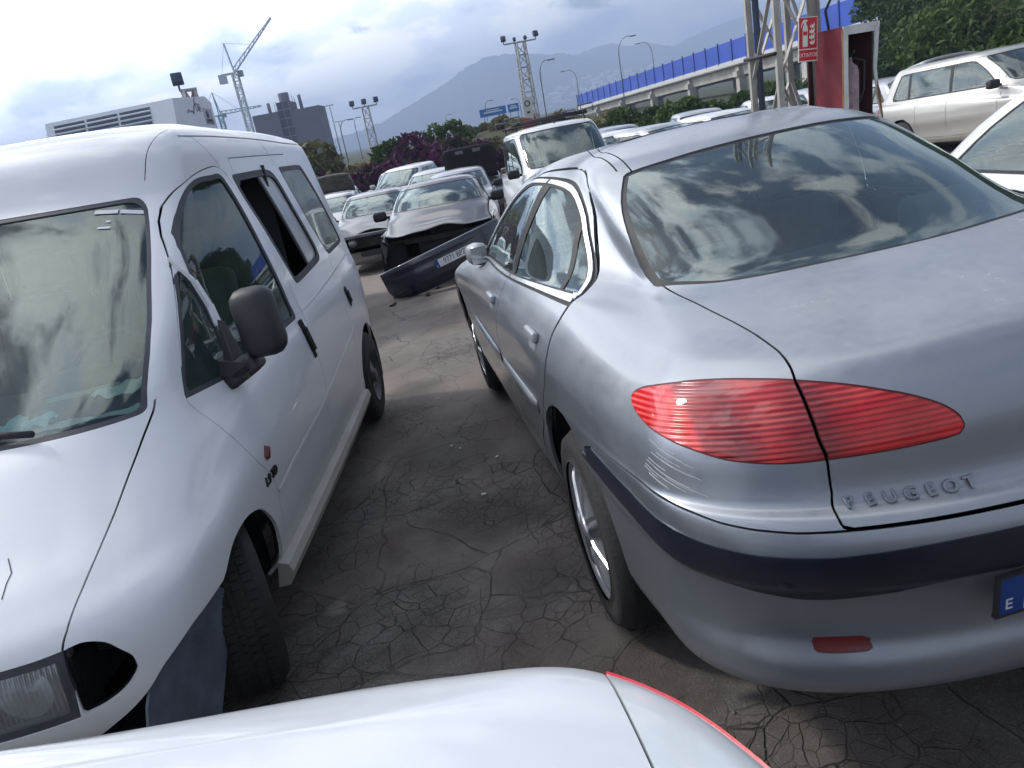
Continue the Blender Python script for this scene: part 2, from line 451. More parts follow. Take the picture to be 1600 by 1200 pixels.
# ------------------------------------------------------------------ materials
MATS = {}
def newmat(name):
    mt = bpy.data.materials.new(name); mt.use_nodes = True; t = mt.node_tree; t.nodes.clear()
    return mt, t
class NT:
    def __init__(s, t): s.t = t
    def n(s, typ, ins=None, **k):
        n = s.t.nodes.new(typ)
        for a, b in k.items(): setattr(n, a, b)
        for a, b in (ins or {}).items():
            if isinstance(b, bpy.types.NodeSocket): s.t.links.new(b, n.inputs[a])
            else: n.inputs[a].default_value = b
        return n
    def math(s, op, a, b=0., c=0., clamp=False):
        n = s.t.nodes.new('ShaderNodeMath'); n.operation = op; n.use_clamp = clamp
        for i, v in enumerate((a, b, c)):
            if isinstance(v, bpy.types.NodeSocket): s.t.links.new(v, n.inputs[i])
            else: n.inputs[i].default_value = v
        return n.outputs[0]
    def noise(s, scale, detail=4, rough=.55, vec=None, dist=0.):
        n = s.n('ShaderNodeTexNoise', {'Scale': scale, 'Detail': detail, 'Roughness': rough, 'Distortion': dist})
        if vec is not None: s.t.links.new(vec, n.inputs['Vector'])
        return n.outputs['Fac']
    def ramp(s, src, stops, interp='LINEAR'):
        r = s.t.nodes.new('ShaderNodeValToRGB'); r.color_ramp.interpolation = interp
        el = r.color_ramp.elements
        el.remove(el[-1])
        for i, (p, c) in enumerate(stops):
            c = (c, c, c) if isinstance(c, (int, float)) else c
            e = el[0] if i == 0 else el.new(p)
            e.position = p; e.color = (*c[:3], 1)
        s.t.links.new(src, r.inputs[0]); return r.outputs[0]
    def mix(s, f, a, b, mode='MIX'):
        n = s.t.nodes.new('ShaderNodeMix'); n.data_type = 'RGBA'; n.blend_type = mode
        for i, v in ((0, f), (6, a), (7, b)):
            if isinstance(v, bpy.types.NodeSocket): s.t.links.new(v, n.inputs[i])
            else: n.inputs[i].default_value = v if not isinstance(v, tuple) or len(v) == 4 else (*v, 1)
        return n.outputs[2]
    def coord(s, which='Object'):
        return s.n('ShaderNodeTexCoord').outputs[which]
    def out(s, sh): s.n('ShaderNodeOutputMaterial', {'Surface': sh})
def c4(c): return (*c, 1) if len(c) == 3 else c
def plain(name, col, rough=.6, metal=0., coat=0., bump=0., bscale=60., var=.12, spec=.5, vscale=6.):
    if name in MATS: return MATS[name]
    mt, t = newmat(name); g = NT(t)
    co = g.coord()
    f = g.noise(vscale, 5, .6, co)
    d = tuple(x * (1 - var) for x in col); l = tuple(min(x * (1 + var), 1) for x in col)
    cc = g.ramp(f, [(.3, d), (.7, l)])
    rr = g.math('MULTIPLY_ADD', g.noise(vscale * 2.3, 4, .6, co), .25 * rough, rough * .88)
    p = g.n('ShaderNodeBsdfPrincipled', {'Base Color': cc, 'Roughness': rr, 'Metallic': metal, 'Coat Weight': coat, 'Coat Roughness': .06, 'Specular IOR Level': spec})
    if bump:
        b = g.n('ShaderNodeBump', {'Strength': bump, 'Distance': .01, 'Height': g.noise(bscale, 6, .65, co)})
        t.links.new(b.outputs[0], p.inputs['Normal'])
    g.out(p.outputs[0]); MATS[name] = mt; return mt
def paint(name, col, metal=0., rough=.35, coat=1., dust=.25, dustcol=(.42, .39, .35), low=.35, flake=False):
    """car paint with dust film on upward faces and road dirt low down"""
    if name in MATS: return MATS[name]
    mt, t = newmat(name); g = NT(t); co = g.coord()
    geo = g.n('ShaderNodeNewGeometry'); sx = g.n('ShaderNodeSeparateXYZ', {0: geo.outputs['Normal']})
    pz = g.n('ShaderNodeSeparateXYZ', {0: co})
    n1 = g.noise(3.5, 8, .62, co); n2 = g.noise(38., 6, .7, co)
    up = g.math('MULTIPLY', sx.outputs[2], 1., clamp=True)
    df = g.math('MULTIPLY', g.ramp(g.math('MULTIPLY_ADD', n2, .45, g.math('MULTIPLY', n1, .6)), [(.35, .25), (.68, 1.)]), g.math('MULTIPLY', g.math('MULTIPLY_ADD', up, .8, .2), dust))
    lowf = g.math('MULTIPLY', g.math('SUBTRACT', low + .12, pz.outputs[2]), 3.2, clamp=True)
    lowf = g.math('MULTIPLY', lowf, g.math('MULTIPLY_ADD', n1, .9, .1), clamp=True)
    # rain streaks
    strk = g.n('ShaderNodeMapping', {'Vector': co, 'Scale': (22., 22., 1.2)})
    st = g.noise(1., 5, .6, strk.outputs[0])
    stf = g.math('MULTIPLY', g.ramp(st, [(.52, 0.), (.75, 1.)]), dust * .45)
    f = g.math('MAXIMUM', g.math('MAXIMUM', df, lowf), stf)
    base = g.mix(f, c4(col), c4(dustcol))
    rr = g.math('MULTIPLY_ADD', f, .45, rough)
    p = g.n('ShaderNodeBsdfPrincipled', {'Base Color': base, 'Roughness': rr, 'Metallic': g.math('MULTIPLY', g.math('SUBTRACT', 1., f), metal), 'Coat Roughness': g.math('MULTIPLY_ADD', f, .45, .035),
        'Coat Weight': g.math('MULTIPLY', g.math('SUBTRACT', 1., g.math('MULTIPLY', f, .6)), coat), 'Coat IOR': 1.5})
    b = g.n('ShaderNodeBump', {'Strength': .03, 'Distance': .01, 'Height': g.math('ADD', g.noise(4., 3, .5, co), g.math('MULTIPLY', g.noise(900., 1, .5, co), .03))})
    t.links.new(b.outputs[0], p.inputs['Coat Normal']); t.links.new(b.outputs[0], p.inputs['Normal'])
    g.out(p.outputs[0]); MATS[name] = mt; return mt
def glass(name='glass', tint=(.50, .62, .58), dirt=.10, boost=1.0, dirtcol=(.38, .42, .42)):
    if name in MATS: return MATS[name]
    mt, t = newmat(name); g = NT(t); co = g.coord()
    fr = g.n('ShaderNodeFresnel', {'IOR': 1.52})
    f = g.math('MULTIPLY', fr.outputs[0], 1.6 * boost)
    f = g.math('MINIMUM', g.math('ADD', f, .03), .98)
    b = g.n('ShaderNodeBump', {'Strength': .008, 'Distance': .01, 'Height': g.noise(2.2, 2, .5, co)})
    gl = g.n('ShaderNodeBsdfGlossy', {'Roughness': .012, 'Color': (.84, .96, .95, 1), 'Normal': b.outputs[0]})
    tr = g.n('ShaderNodeBsdfTransparent', {'Color': c4(tint)})
    dd = g.n('ShaderNodeBsdfDiffuse', {'Color': c4(dirtcol)})
    df = g.math('MULTIPLY', g.ramp(g.math('MULTIPLY_ADD', g.noise(30., 6, .7, co), .4, g.math('MULTIPLY', g.noise(2.5, 6, .6, co), .6)), [(.35, .35), (.75, 1.)]), dirt)
    m1 = g.n('ShaderNodeMixShader', {0: f, 1: tr.outputs[0], 2: gl.outputs[0]})
    m2 = g.n('ShaderNodeMixShader', {0: df, 1: m1.outputs[0], 2: dd.outputs[0]})
    g.out(m2.outputs[0]); MATS[name] = mt; return mt
# ------------------------------------------------------------------ car kit
M_RUB = plain('black_rubber', (.018, .018, .02), .62, var=.25)
M_TYRE = plain('tyre_rubber', (.028, .027, .027), .8, bump=.5, bscale=90, var=.3)
M_PLAST = plain('dark_plastic', (.03, .03, .034), .5, var=.2, bump=.15, bscale=300)
M_VOID = plain('underbody_black', (.012, .012, .012), .9)
M_ALLOY = plain('alloy_rim', (.50, .51, .53), .32, metal=.75, var=.12)
M_STEEL = plain('steel_rim', (.13, .13, .13), .5, metal=.3, var=.3)
M_CHROME = plain('satin_trim', (.72, .73, .75), .25, metal=.8, var=.06)
M_SEAT = plain('seat_fabric', (.10, .11, .13), .9, var=.2, bump=.3, bscale=200)
M_SEATG = plain('grey_seat', (.22, .24, .26), .85, var=.2)
M_DASH = plain('dashboard', (.05, .055, .06), .7, var=.15)
M_GLASS = glass('car_glass')
M_GLASSD = glass('dusty_glass', tint=(.42, .52, .50), dirt=.22)
M_METAL = plain('bare_metal', (.28, .28, .29), .5, metal=.7, var=.3)
M_ENG = plain('engine_grime', (.05, .048, .045), .7, var=.5, metal=.3)
M_WHITEP = plain('plate_white', (.72, .73, .74), .4)
M_BLUEP = plain('plate_blue', (.012, .055, .24), .45)
M_INK = plain('plate_ink', (.015, .015, .02), .5)
def lampmat(name, col, ribs=80., clear=False):
    if name in MATS: return MATS[name]
    mt, t = newmat(name); g = NT(t); co = g.coord(); s = g.n('ShaderNodeSeparateXYZ', {0: co})
    w = g.math('SINE', g.math('MULTIPLY', s.outputs[2 if not clear else 1], ribs * 6.283))
    b = g.n('ShaderNodeBump', {'Strength': .5, 'Distance': .004, 'Height': w})
    cc = g.mix(g.math('MULTIPLY_ADD', w, .22, .3, clamp=True), c4(tuple(x * .45 for x in col)), c4(col))
    p = g.n('ShaderNodeBsdfPrincipled', {'Base Color': cc, 'Roughness': .25, 'Coat Weight': 1., 'Coat Roughness': .04, 'Metallic': .5 if clear else .0})
    t.links.new(b.outputs[0], p.inputs['Normal'])
    g.out(p.outputs[0]); MATS[name] = mt; return mt
M_RED = lampmat('red_lens', (.55, .01, .012))
M_CLEAR = lampmat('clear_lens', (.62, .66, .68), 120., True)
M_AMBER = lampmat('amber_lens', (.32, .06, .03))

def part(ms, labels, name, mat, parent, rim=.012, offset=0., side=0, pick=None, warp=None):
    mk = np.isin(ms.L, labels if isinstance(labels, (list, tuple)) else [labels])
    cen = ms.P[ms.T].mean(1)
    if side: mk &= cen[:, 1] * side > 0
    if pick is not None: mk &= pick(cen)
    T = ms.T[mk]
    if len(T) == 0: return None
    u, inv = np.unique(T, return_inverse=True); T = inv.reshape(-1, 3)
    P = ms.P[u] + ms.N[u] * offset; N = ms.N[u]
    if warp is not None: P = warp(P)
    if rim:
        e = np.concatenate([T[:, [0, 1]], T[:, [1, 2]], T[:, [2, 0]]])
        key = np.sort(e, 1); code = key[:, 0].astype(np.int64) * len(P) + key[:, 1]
        uq, idx, cnt = np.unique(code, return_index=True, return_counts=True)
        be = e[idx[cnt == 1]]
        if len(be):
            bv, binv = np.unique(be, return_inverse=True); be2 = binv.reshape(-1, 2)
            n0 = len(P)
            d = P[be[:, 1]] - P[be[:, 0]]; out = np.cross(d, N[be[:, 0]])
            O = np.zeros((len(bv), 3)); np.add.at(O, be2[:, 0], out); np.add.at(O, be2[:, 1], out)
            O /= np.maximum(np.linalg.norm(O, axis=1, keepdims=True), 1e-9)
            P = np.concatenate([P, P[bv], P[bv] - N[bv] * rim]); N = np.concatenate([N, O, O])
            a, b = n0 + be2[:, 0], n0 + be2[:, 1]; c, dd = a + len(bv), b + len(bv)
            T = np.concatenate([T, np.stack([b, a, c], 1), np.stack([b, c, dd], 1)])
    return npmesh(name, P, T, mat, parent, N)
def comps(ms, labels, side=0):
    """centroids-based split: yields boolean pickers for connected pieces"""
    mk = np.isin(ms.L, labels if isinstance(labels, (list, tuple)) else [labels])
    T = ms.T[mk]; cen = ms.P[T].mean(1)
    if side: T = T[cen[:, 1] * side > 0]
    if len(T) == 0: return []
    u, inv = np.unique(T, return_inverse=True); T = inv.reshape(-1, 3)
    lab = np.arange(len(u))
    for _ in range(400):
        mn = lab[T].min(1); new = lab.copy()
        for k in range(3): np.minimum.at(new, T[:, k], mn)
        new = new[new]
        if (new == lab).all(): break
        lab = new
    tl = lab[T[:, 0]]
    return [(T[tl == c], u) for c in np.unique(tl)]
def raw_part(ms, T, u, name, mat, parent, offset=0., warp=None):
    v, inv = np.unique(T, return_inverse=True)
    P = ms.P[u[v]] + ms.N[u[v]] * offset
    if warp is not None: P = warp(P)
    return npmesh(name, P, inv.reshape(-1, 3), mat, parent, ms.N[u[v]])
def inner_shell(ms, labels, parent, depth=.03, mat=None, warp=None):
    mk = np.isin(ms.L, labels)
    T = ms.T[mk]; u, inv = np.unique(T, return_inverse=True)
    Nn = ms.N[u].copy(); tp = ms.P[u][:, 2] > .9 * ms.P[:, 2].max(); Nn[tp, 2] = np.maximum(np.abs(Nn[tp, 2]), .5)
    P = ms.P[u] - Nn * depth
    if warp is not None: P = warp(P)
    return npmesh('inner_shell', P, inv.reshape(-1, 3), mat or M_VOID, parent, ms.N[u])
def smax(a, b, k=.03):
    h = np.clip(.5 + .5 * (a - b) / k, 0, 1)
    return b * (1 - h) + a * h + k * h * (1 - h)
def um(ms):
    h = ms.clip_u / 2
    return np.where(ms.A[:, 0] > h, ms.clip_u - ms.A[:, 0], ms.A[:, 0])
def XZ(ms): return ms.P[:, [0, 2]]

def rim_mesh(style, rr):
    b = B()
    if style == 'alloy':
        b.lathe([(rr, -.005), (rr * 1.01, .0), (rr * .955, .004), (rr * .93, -.02), (rr * .92, -.12)], 48)
        n = 7
        for k in range(n):
            a0 = 2 * math.pi * k / n
            V = []; F = []
            secs = [(.16, .33, .012), (.35, .19, .014), (.60, .155, .006), (.80, .20, .0), (.95, .29, -.012)]
            for (q, hw, yy) in secs:
                rad = q * rr; w = hw * (.75 if q < .3 else 1) / max(q, .2) * .42
                for sgn, dy in ((-1, -.03), (-1, -.004), (-.55, .004), (.55, .004), (1, -.004), (1, -.03)):
                    a = a0 + sgn * w * .55
                    V.append((rad * math.cos(a), yy + dy, rad * math.sin(a)))
            for i in range(len(secs) - 1):
                for j in range(5): F.append((i*6+j, i*6+j+1, i*6+j+7, i*6+j+6))
            b.add(V, F, False)
        b.lathe([(.0, .022), (.05 * rr / .22, .02), (.2 * rr, .014), (.22 * rr, -.03)], 24)
    elif style == 'steel':
        b.lathe([(rr, .0), (rr * .985, .008), (rr * .93, .0), (rr * .90, -.035), (rr * .80, -.045), (rr * .62, -.03), (rr * .45, -.012), (rr * .3, -.02), (rr * .26, .0), (rr * .2, .012), (0, .014)], 40)
    else:
        b.lathe([(rr, .0), (rr * .98, .01), (rr * .9, .004), (rr * .6, -.012), (rr * .25, .0), (0, .005)], 32)
        for k in range(9):
            a = 2 * math.pi * k / 9
            b.bar((rr*.2*math.cos(a), .0, rr*.2*math.sin(a)), (rr*.93*math.cos(a), .002, rr*.93*math.sin(a)), .03, .02)
    return b
WHEELS = {}
def wheel(parent, loc, R_=.315, w=.20, rr=.205, style='cover', steer=0., side=1, matr=None):
    """outer face at +Y for side=1"""
    key = (R_, w, rr, style)
    if key not in WHEELS:
        t = B()
        pr = [(rr * .97, .012 - .0), (rr * 1.03, .004), (rr + (R_ - rr) * .35, .012), (rr + (R_ - rr) * .75, .006), (R_ - .012, -.012), (R_, -.03), (R_, -w + .03), (R_ - .012, -w + .008), (rr * 1.1, -w), (rr * .9, -w + .02)]
        t.lathe(pr, 56)
        # tread blocks
        nb = 64
        for k in range(nb):
            a = 2 * math.pi * k / nb
            for j, (y0, y1) in enumerate(((-.028, -.066), (-.072, -w/2 - .004), (-w/2 - .01, -w + .074), (-w + .068, -w + .03))):
                aa = a + (j % 2) * math.pi / nb
                c = Vector((math.cos(aa), 0, math.sin(aa))); tv = Vector((-math.sin(aa), 0, math.cos(aa)))
                h = 2 * math.pi * R_ / nb * .40
                V = []
                for (yy, rad) in ((y0, R_ - .004), (y1, R_ - .004), (y1, R_ + .005), (y0, R_ + .005)):
                    for sg in (-1, 1): V.append(c * rad + tv * h * sg + Vector((0, yy, 0)))
                t.add(V, [(4, 5, 7, 6), (0, 4, 6, 2), (1, 3, 7, 5), (2, 6, 7, 3), (0, 1, 5, 4)])
        ty = t.build('tyre', M_TYRE); ri = rim_mesh(style, rr).build('rim', None)
        WHEELS[key] = (ty.data, ri.data); bpy.data.objects.remove(ty); bpy.data.objects.remove(ri)
    td, rd = WHEELS[key]
    e = bpy.data.objects.new('wheel', td); COL.objects.link(e); e.parent = parent
    e.location = loc; e.rotation_euler = (0, rnd.uniform(0, 6), steer + (0 if side > 0 else math.pi))
    if side < 0: pass
    r = bpy.data.objects.new('rim', rd); COL.objects.link(r); r.parent = e
    mt = matr or {'alloy': M_ALLOY, 'steel': M_STEEL}.get(style, M_ALLOY)
    if len(rd.materials) == 0: rd.materials.append(mt)
    return e
def wheel_house(parent, x, z, ra, W):
    for s in (1, -1):
        b = B(); V = []; F = []; n = 20
        for k in range(n + 1):
            a = R(-18) + R(216) * k / n; c_, s_ = math.cos(a), math.sin(a)
            for (r_, y_) in ((ra + .02, W - .03), (ra + .02, W - .36), (.04, W - .37)): V.append((x + r_ * c_, s * y_, z + r_ * s_))
        for k in range(n):
            for j in range(2): F.append((k*3+j, k*3+j+1, k*3+j+4, k*3+j+3))
        b.add(V, F, True); b.build('wheel_housing', M_VOID, parent)
def seat(parent, x, y, z, mat=None, w=.48, face=1, h=.62):
    b = B()
    b.box((x, y, z), (.50, w, .16), bev=.05)
    b.box((x - .27 * face, y, z + .30), (.14, w, h), rot=(0, -.22 * face, 0), bev=.05)
    b.box((x - .40 * face, y, z + h + .10), (.10, .26, .17), rot=(0, -.2 * face, 0), bev=.04)
    return b.build('seat', mat or M_SEAT, parent)
def interior(parent, xd, xs, xb, W, z=.45, belt=.95, mat=None, wheel_side=1, rear=True):
    """dashboard at xd, front seats at xs, rear bench at xb"""
    for s in (1, -1): seat(parent, xs, s * W * .43, z, mat)
    if rear:
        b = B(); b.box((xb, 0, z), (.48, W * 1.5, .16), bev=.05); b.box((xb - .27, 0, z + .27), (.14, W * 1.5, .52), rot=(0, -.25, 0), bev=.05)
        for s in (1, -1): b.box((xb - .38, s * W * .45, z + .60), (.09, .24, .13), rot=(0, -.2, 0), bev=.035)
        b.build('rear_bench', mat or M_SEAT, parent)
    b = B(); b.box((xd, 0, belt - .10), (.42, W * 1.62, .22), bev=.07); b.box((xd - .16, wheel_side * W * .43, belt + .0), (.2, .36, .12), bev=.04)
    b.build('dashboard', M_DASH, parent)
    b = B(); pts = []
    for k in range(25):
        a = 2 * math.pi * k / 24; pts.append((xd - .32 - .08 * math.sin(a), wheel_side * W * .43 + .18 * math.cos(a), belt - .02 + .165 * math.sin(a)))
    b.tube(pts, .014, 6, caps=False)
    b.bar((xd - .32, wheel_side * W * .43 - .17, belt - .02), (xd - .32, wheel_side * W * .43 + .17, belt - .02), .03, .02)
    b.bar((xd - .32, wheel_side * W * .43, belt - .02), (xd - .1, wheel_side * W * .43, belt - .12), .06, .06)
    b.build('steering_wheel', M_DASH, parent)
def mirror_pod(parent, loc, side, mat, size=(.12, .20, .14)):
    b = B(); b.box((0, side * .08, 0), size, bev=min(size) * .35); b.bar((.0, -side * .06, -.03), (.0, side * .05, -.02), .05, .04)
    o = b.build('door_mirror', mat, parent); o.location = loc
    g = B(); g.box((-size[0] / 2 - .001, side * .08, 0), (.004, size[1] * .82, size[2] * .78)); g.build('mirror_glass', M_CHROME, o)
    return o

def gen_rows(p):
    xr, xf, W, H = p['xr'], p['xf'], p['W'], p['H']
    xd, zd, xg, zg, xt = p['xd'], p['zd'], p['xg'], p['zg'], p['xt']
    xw, zw, xs, zb, zh, wt = p['xw'], p['zw'], p['xs'], p['zb'], p['zh'], p['wt']
    n = dict(nr=p.get('nr', 2.8), nf=p.get('nf', 2.7), wr=.94, wf=.94); D, E_ = .42, .52
    n2 = dict(nr=p.get('ng', 2.3), nf=2.3, wr=.90, wf=.95); n3 = dict(nr=2.2, nf=2.4, wr=.90, wf=.95)
    xm = (xf - .55 + xw) / 2
    return [
     (xr + .12, D, xf - .14, E_, W * .9, .20, n), (xr + .03, D, xf - .04, E_, W * .965, .27, n), (xr, D, xf, E_, W * .985, .40, n),
     (xr, D, xf, E_, W, .54, n), (xr + .01, D, xf - .01, E_, W, .61, n), (xr + .05, D, xf - .05, E_, W * .998, .645, n), (xr + .065, D, xf - .09, E_, W * .992, .76, n),
     (xr * .4 + xd * .6 + .02, D, xf - .20, .6, W * .968, (min(.9, zd - .04), min(.88, zb - .05), min(.86, zb - .08), zh, zh - .03), n),
     (xd - .01, D, xf - .38, .6, W * .935, (zd - .02, zb - .025, zb - .04, zh + .06, zh + .04), n),
     (xd + .04, D, xf - .55, .6, W * .915, (zd, zb, zb - .005, zw - .07, zh + .09), n2),
     ((xd + xg) / 2, D, xm, .5, W * .895, ((zd + zg) / 2 + .005, zb + .02, zb + .02, zw - .045, (zh + .09 + zw) / 2 + .01), n2),
     (xg, .38, xw, .46, W * .875, (zg, zb + .04, zb + .045, zw - .0, zw), n2),
     (xg * .5 + xt * .5 - .03, .36, xw * .5 + xs * .5 + .03, .40, (W * .875 + wt) / 2 + .012, (zg * .5 + (H - .07) * .5 + .01, (zb + H) / 2 - .03, (zb + H) / 2 - .02, (zw + H) / 2 - .04, (zw + H) / 2 - .02), n3),
     (xt, .32, xs, .36, wt, (H - .055, H - .085, H - .085, H - .085, H - .065), n3),
     (xt + .06, .32, xs - .07, .36, wt * .93, (H - .035, H - .045, H - .045, H - .045, H - .04), n3),
     (xt + .28, .28, xs - .28, .28, wt * .52, H - .012, dict(nr=2., nf=2.)),
     (xt + .38, .25, xs - .38, .25, .0001, H - .003, dict(nr=2., nf=2.)),
    ]
KINDS = {
 'hatch':  dict(xr=-.72, xf=3.30, W=.85, H=1.42, xd=-.66, zd=1.00, xg=-.60, zg=1.03, xt=-.15, xw=2.35, zw=1.00, xs=1.62, zb=.93, zh=.70, wt=.60, wb=2.55, pil=(1.15, .25)),
 'sedan':  dict(xr=-1.05, xf=3.55, W=.87, H=1.40, xd=-.98, zd=.99, xg=-.42, zg=1.03, xt=.20, xw=2.42, zw=.99, xs=1.70, zb=.93, zh=.70, wt=.60, wb=2.7, pil=(1.15, .1)),
 'estate': dict(xr=-.95, xf=3.50, W=.87, H=1.48, xd=-.90, zd=1.0, xg=-.84, zg=1.03, xt=-.55, xw=2.45, zw=1.0, xs=1.72, zb=.95, zh=.72, wt=.62, wb=2.65, pil=(1.12, .12)),
 'mpv':    dict(xr=-.75, xf=3.35, W=.87, H=1.60, xd=-.70, zd=1.0, xg=-.65, zg=1.05, xt=-.35, xw=2.75, zw=1.05, xs=1.75, zb=.97, zh=.80, wt=.64, wb=2.65, pil=(1.1, .05)),
 'micro_van': dict(xr=-.80, xf=3.40, W=.88, H=1.80, xd=-.77, zd=1.05, xg=-.74, zg=1.12, xt=-.62, xw=2.70, zw=1.12, xs=1.95, zb=1.05, zh=.86, wt=.70, wb=2.66, pil=(1.25, .1), ng=3.4),
}
ALL_BODY = [0, 6, 9, 10, 11, 12, 16]
def gen_car(name, label, cat, kind, mat, loc, yaw, pitch=0., roll=0., over=None, group=None, glassmat=None, nomirror=False, mirrormat=None, wheel_style='cover',
            nohead=False, notail=False, rough=3, side_open=None, wreck=None, hood=True, scale=1.0):
    p = dict(KINDS[kind]); p.update(over or {})
    root = empty(name, label, cat, loc, (roll, pitch, yaw), scale, group)
    ms = Mesh(gen_rows(p), rough, rough)
    W, zb, H, wb = p['W'], p['zb'], p['H'], p['wb']
    vb, vt = 11, 13
    for xw_ in (0., wb):
        ms.region(lambda s: np.hypot(s.P[:, 0] - xw_, s.P[:, 2] - .31) - .365, 0, 1)
    U = lambda s: um(s)
    # windscreen, rear glass, side glass: black border first, then the pane
    def ws(s, k): return smax(smax((18 - 4.65 - U(s)) * .16, (s.A[:, 1] - (vt - .12)) * .33, .05), ((vb + .10) - s.A[:, 1]) * .33, .05) + k
    def rg(s, k): return smax(smax((U(s) - 4.7) * .16, (s.A[:, 1] - (vt - .16)) * .33, .05), ((vb + .16) - s.A[:, 1]) * .33, .05) + k
    def sg(s, k): return smax(smax(smax((6.25 - U(s)) * .25, (U(s) - 12.0) * .25, .05), (s.A[:, 1] - (vt - .22)) * .33, .06), (zb + .035 - s.P[:, 2]), .05) + k
    for f, lab in ((ws, 13), (rg, 5), (sg, 2)):
        ms.region(lambda s: f(s, 0.), 0, 4)
        ms.region(lambda s: f(s, .022), 4, lab)
    for xp in p['pil']:
        ms.band(lambda s: s.P[:, 0] + (s.P[:, 2] - zb) * .10 - xp, .032, 2, 4)
    # bumpers, lamps, bonnet and boot outlines, door gaps
    ms.region(lambda s: np.maximum(s.P[:, 2] - .63, -np.maximum(U(s) - 14.0, 3.9 - U(s)) * .2), 0, 9)
    if not nohead: ms.region(lambda s: smax(np.abs(U(s) - 14.9) * .16 - .22, np.abs(s.P[:, 2] - (p['zh'] - .085)) - .075, .03), 0, 7)
    if not notail: ms.region(lambda s: smax(np.abs(U(s) - 4.4) * .16 - (.16 if kind != 'micro_van' else .09), np.abs(s.P[:, 2] - (.82 if kind != 'micro_van' else .95)) - (.09 if kind != 'micro_van' else .2), .03), 0, 8)
    ms.region(lambda s: smax(np.abs(U(s) - 18) * .16 - .16, np.abs(s.P[:, 2] - .42) - .08, .02), 9, 10)
    if hood: ms.region(lambda s: np.maximum(np.maximum(13.6 - U(s), 0) * .16 + (vb - 4.2 - s.A[:, 1]) * .2, (s.A[:, 1] - (vb - .06)) * .3), 0, 16)
    def door(x0, x1):
        return lambda s: np.maximum(np.maximum(x0 - s.P[:, 0], s.P[:, 0] - x1), np.maximum(.30 - s.P[:, 2], s.P[:, 2] - (H - .10)))
    sel = lambda s: np.abs(s.P[:, 1]) < .4
    doors = ((p['pil'][0], wb - .50), (max(.38, p['pil'][1] + .1) if kind != 'micro_van' else .42, p['pil'][0]))
    for k, (x0, x1) in enumerate(doors):
        ms.band(lambda s: np.where(sel(s), 1., door(x0, x1)(s)), .0035, 0)
        ms.region(lambda s: np.where(sel(s), 1., door(x0, x1)(s)), 0, 11 + k)
    warp = wreck.get('warp') if wreck else None
    if wreck and wreck.get('cut'): 
        for src in (0, 9, 7, 10): ms.region(wreck['cut'], src, 1)
        if wreck.get('hoodcut'): ms.region(wreck['hoodcut'], 16, 1)
    inner_shell(ms, [0, 9, 7, 8, 10, 11, 12] + ([16] if not wreck else []) , root, .03)
    part(ms, 0, 'body', mat, root, warp=warp)
    part(ms, 9, 'front_bumper', mat, root, rim=.02, pick=lambda c: c[:, 0] > 1.2); part(ms, 9, 'rear_bumper', mat, root, rim=.02, pick=lambda c: c[:, 0] < 1.2)
    for s_ in (1, -1):
        part(ms, 11, 'front_door', mat, root, side=s_); part(ms, 12, 'rear_door', mat, root, side=s_)
        if not nohead: part(ms, 7, 'headlight', M_CLEAR, root, side=s_)
        if not notail: part(ms, 8, 'tail_light', M_RED, root, side=s_)
    part(ms, 10, 'grille', M_PLAST, root, offset=-.01)
    if hood: part(ms, 16, 'bonnet', wreck.get('hoodmat', mat) if wreck else mat, root, warp=wreck.get('hoodwarp') if wreck else None)
    part(ms, 4, 'window_trim', M_RUB, root, rim=0, offset=-.002)
    gm = glassmat or M_GLASS
    part(ms, 13, 'windscreen', gm, root, rim=0, offset=-.004)
    part(ms, 5, 'rear_window', gm, root, rim=0, offset=-.004)
    for s_ in (1, -1):
        for T, u in comps(ms, 2, s_):
            c = ms.P[u[T]].mean((0, 1))
            if side_open and side_open(c): continue
            raw_part(ms, T, u, 'side_window', gm, root, -.005)
    for xw_ in (0., wb):
        wheel_house(root, xw_, .31, .365, W)
        for s_ in (1, -1): wheel(root, (xw_, s_ * (W - .02), .31), .31, .19, .20, wheel_style, side=s_)
    fl = B(); fl.box(((p['xr'] + p['xf']) / 2, 0, .27), (p['xf'] - p['xr'] - .5, W * 1.3, .06)); fl.box((xw_ - .75, 0, .55), (.05, W * 1.55, .6)); fl.build('floor_pan', M_VOID, root)
    xdash = p['xw'] - .28
    interior(root, xdash, xdash - .95, xdash - 1.85, W, belt=zb, z=.42 if kind not in ('micro_van',) else .62)
    if not nomirror:
        for s_ in (1, -1): mirror_pod(root, (p['xw'] - .42, s_ * (W * .93), zb + .07), s_, mirrormat or mat)
    root['k'] = 1; del root['k']
    return root, ms, p
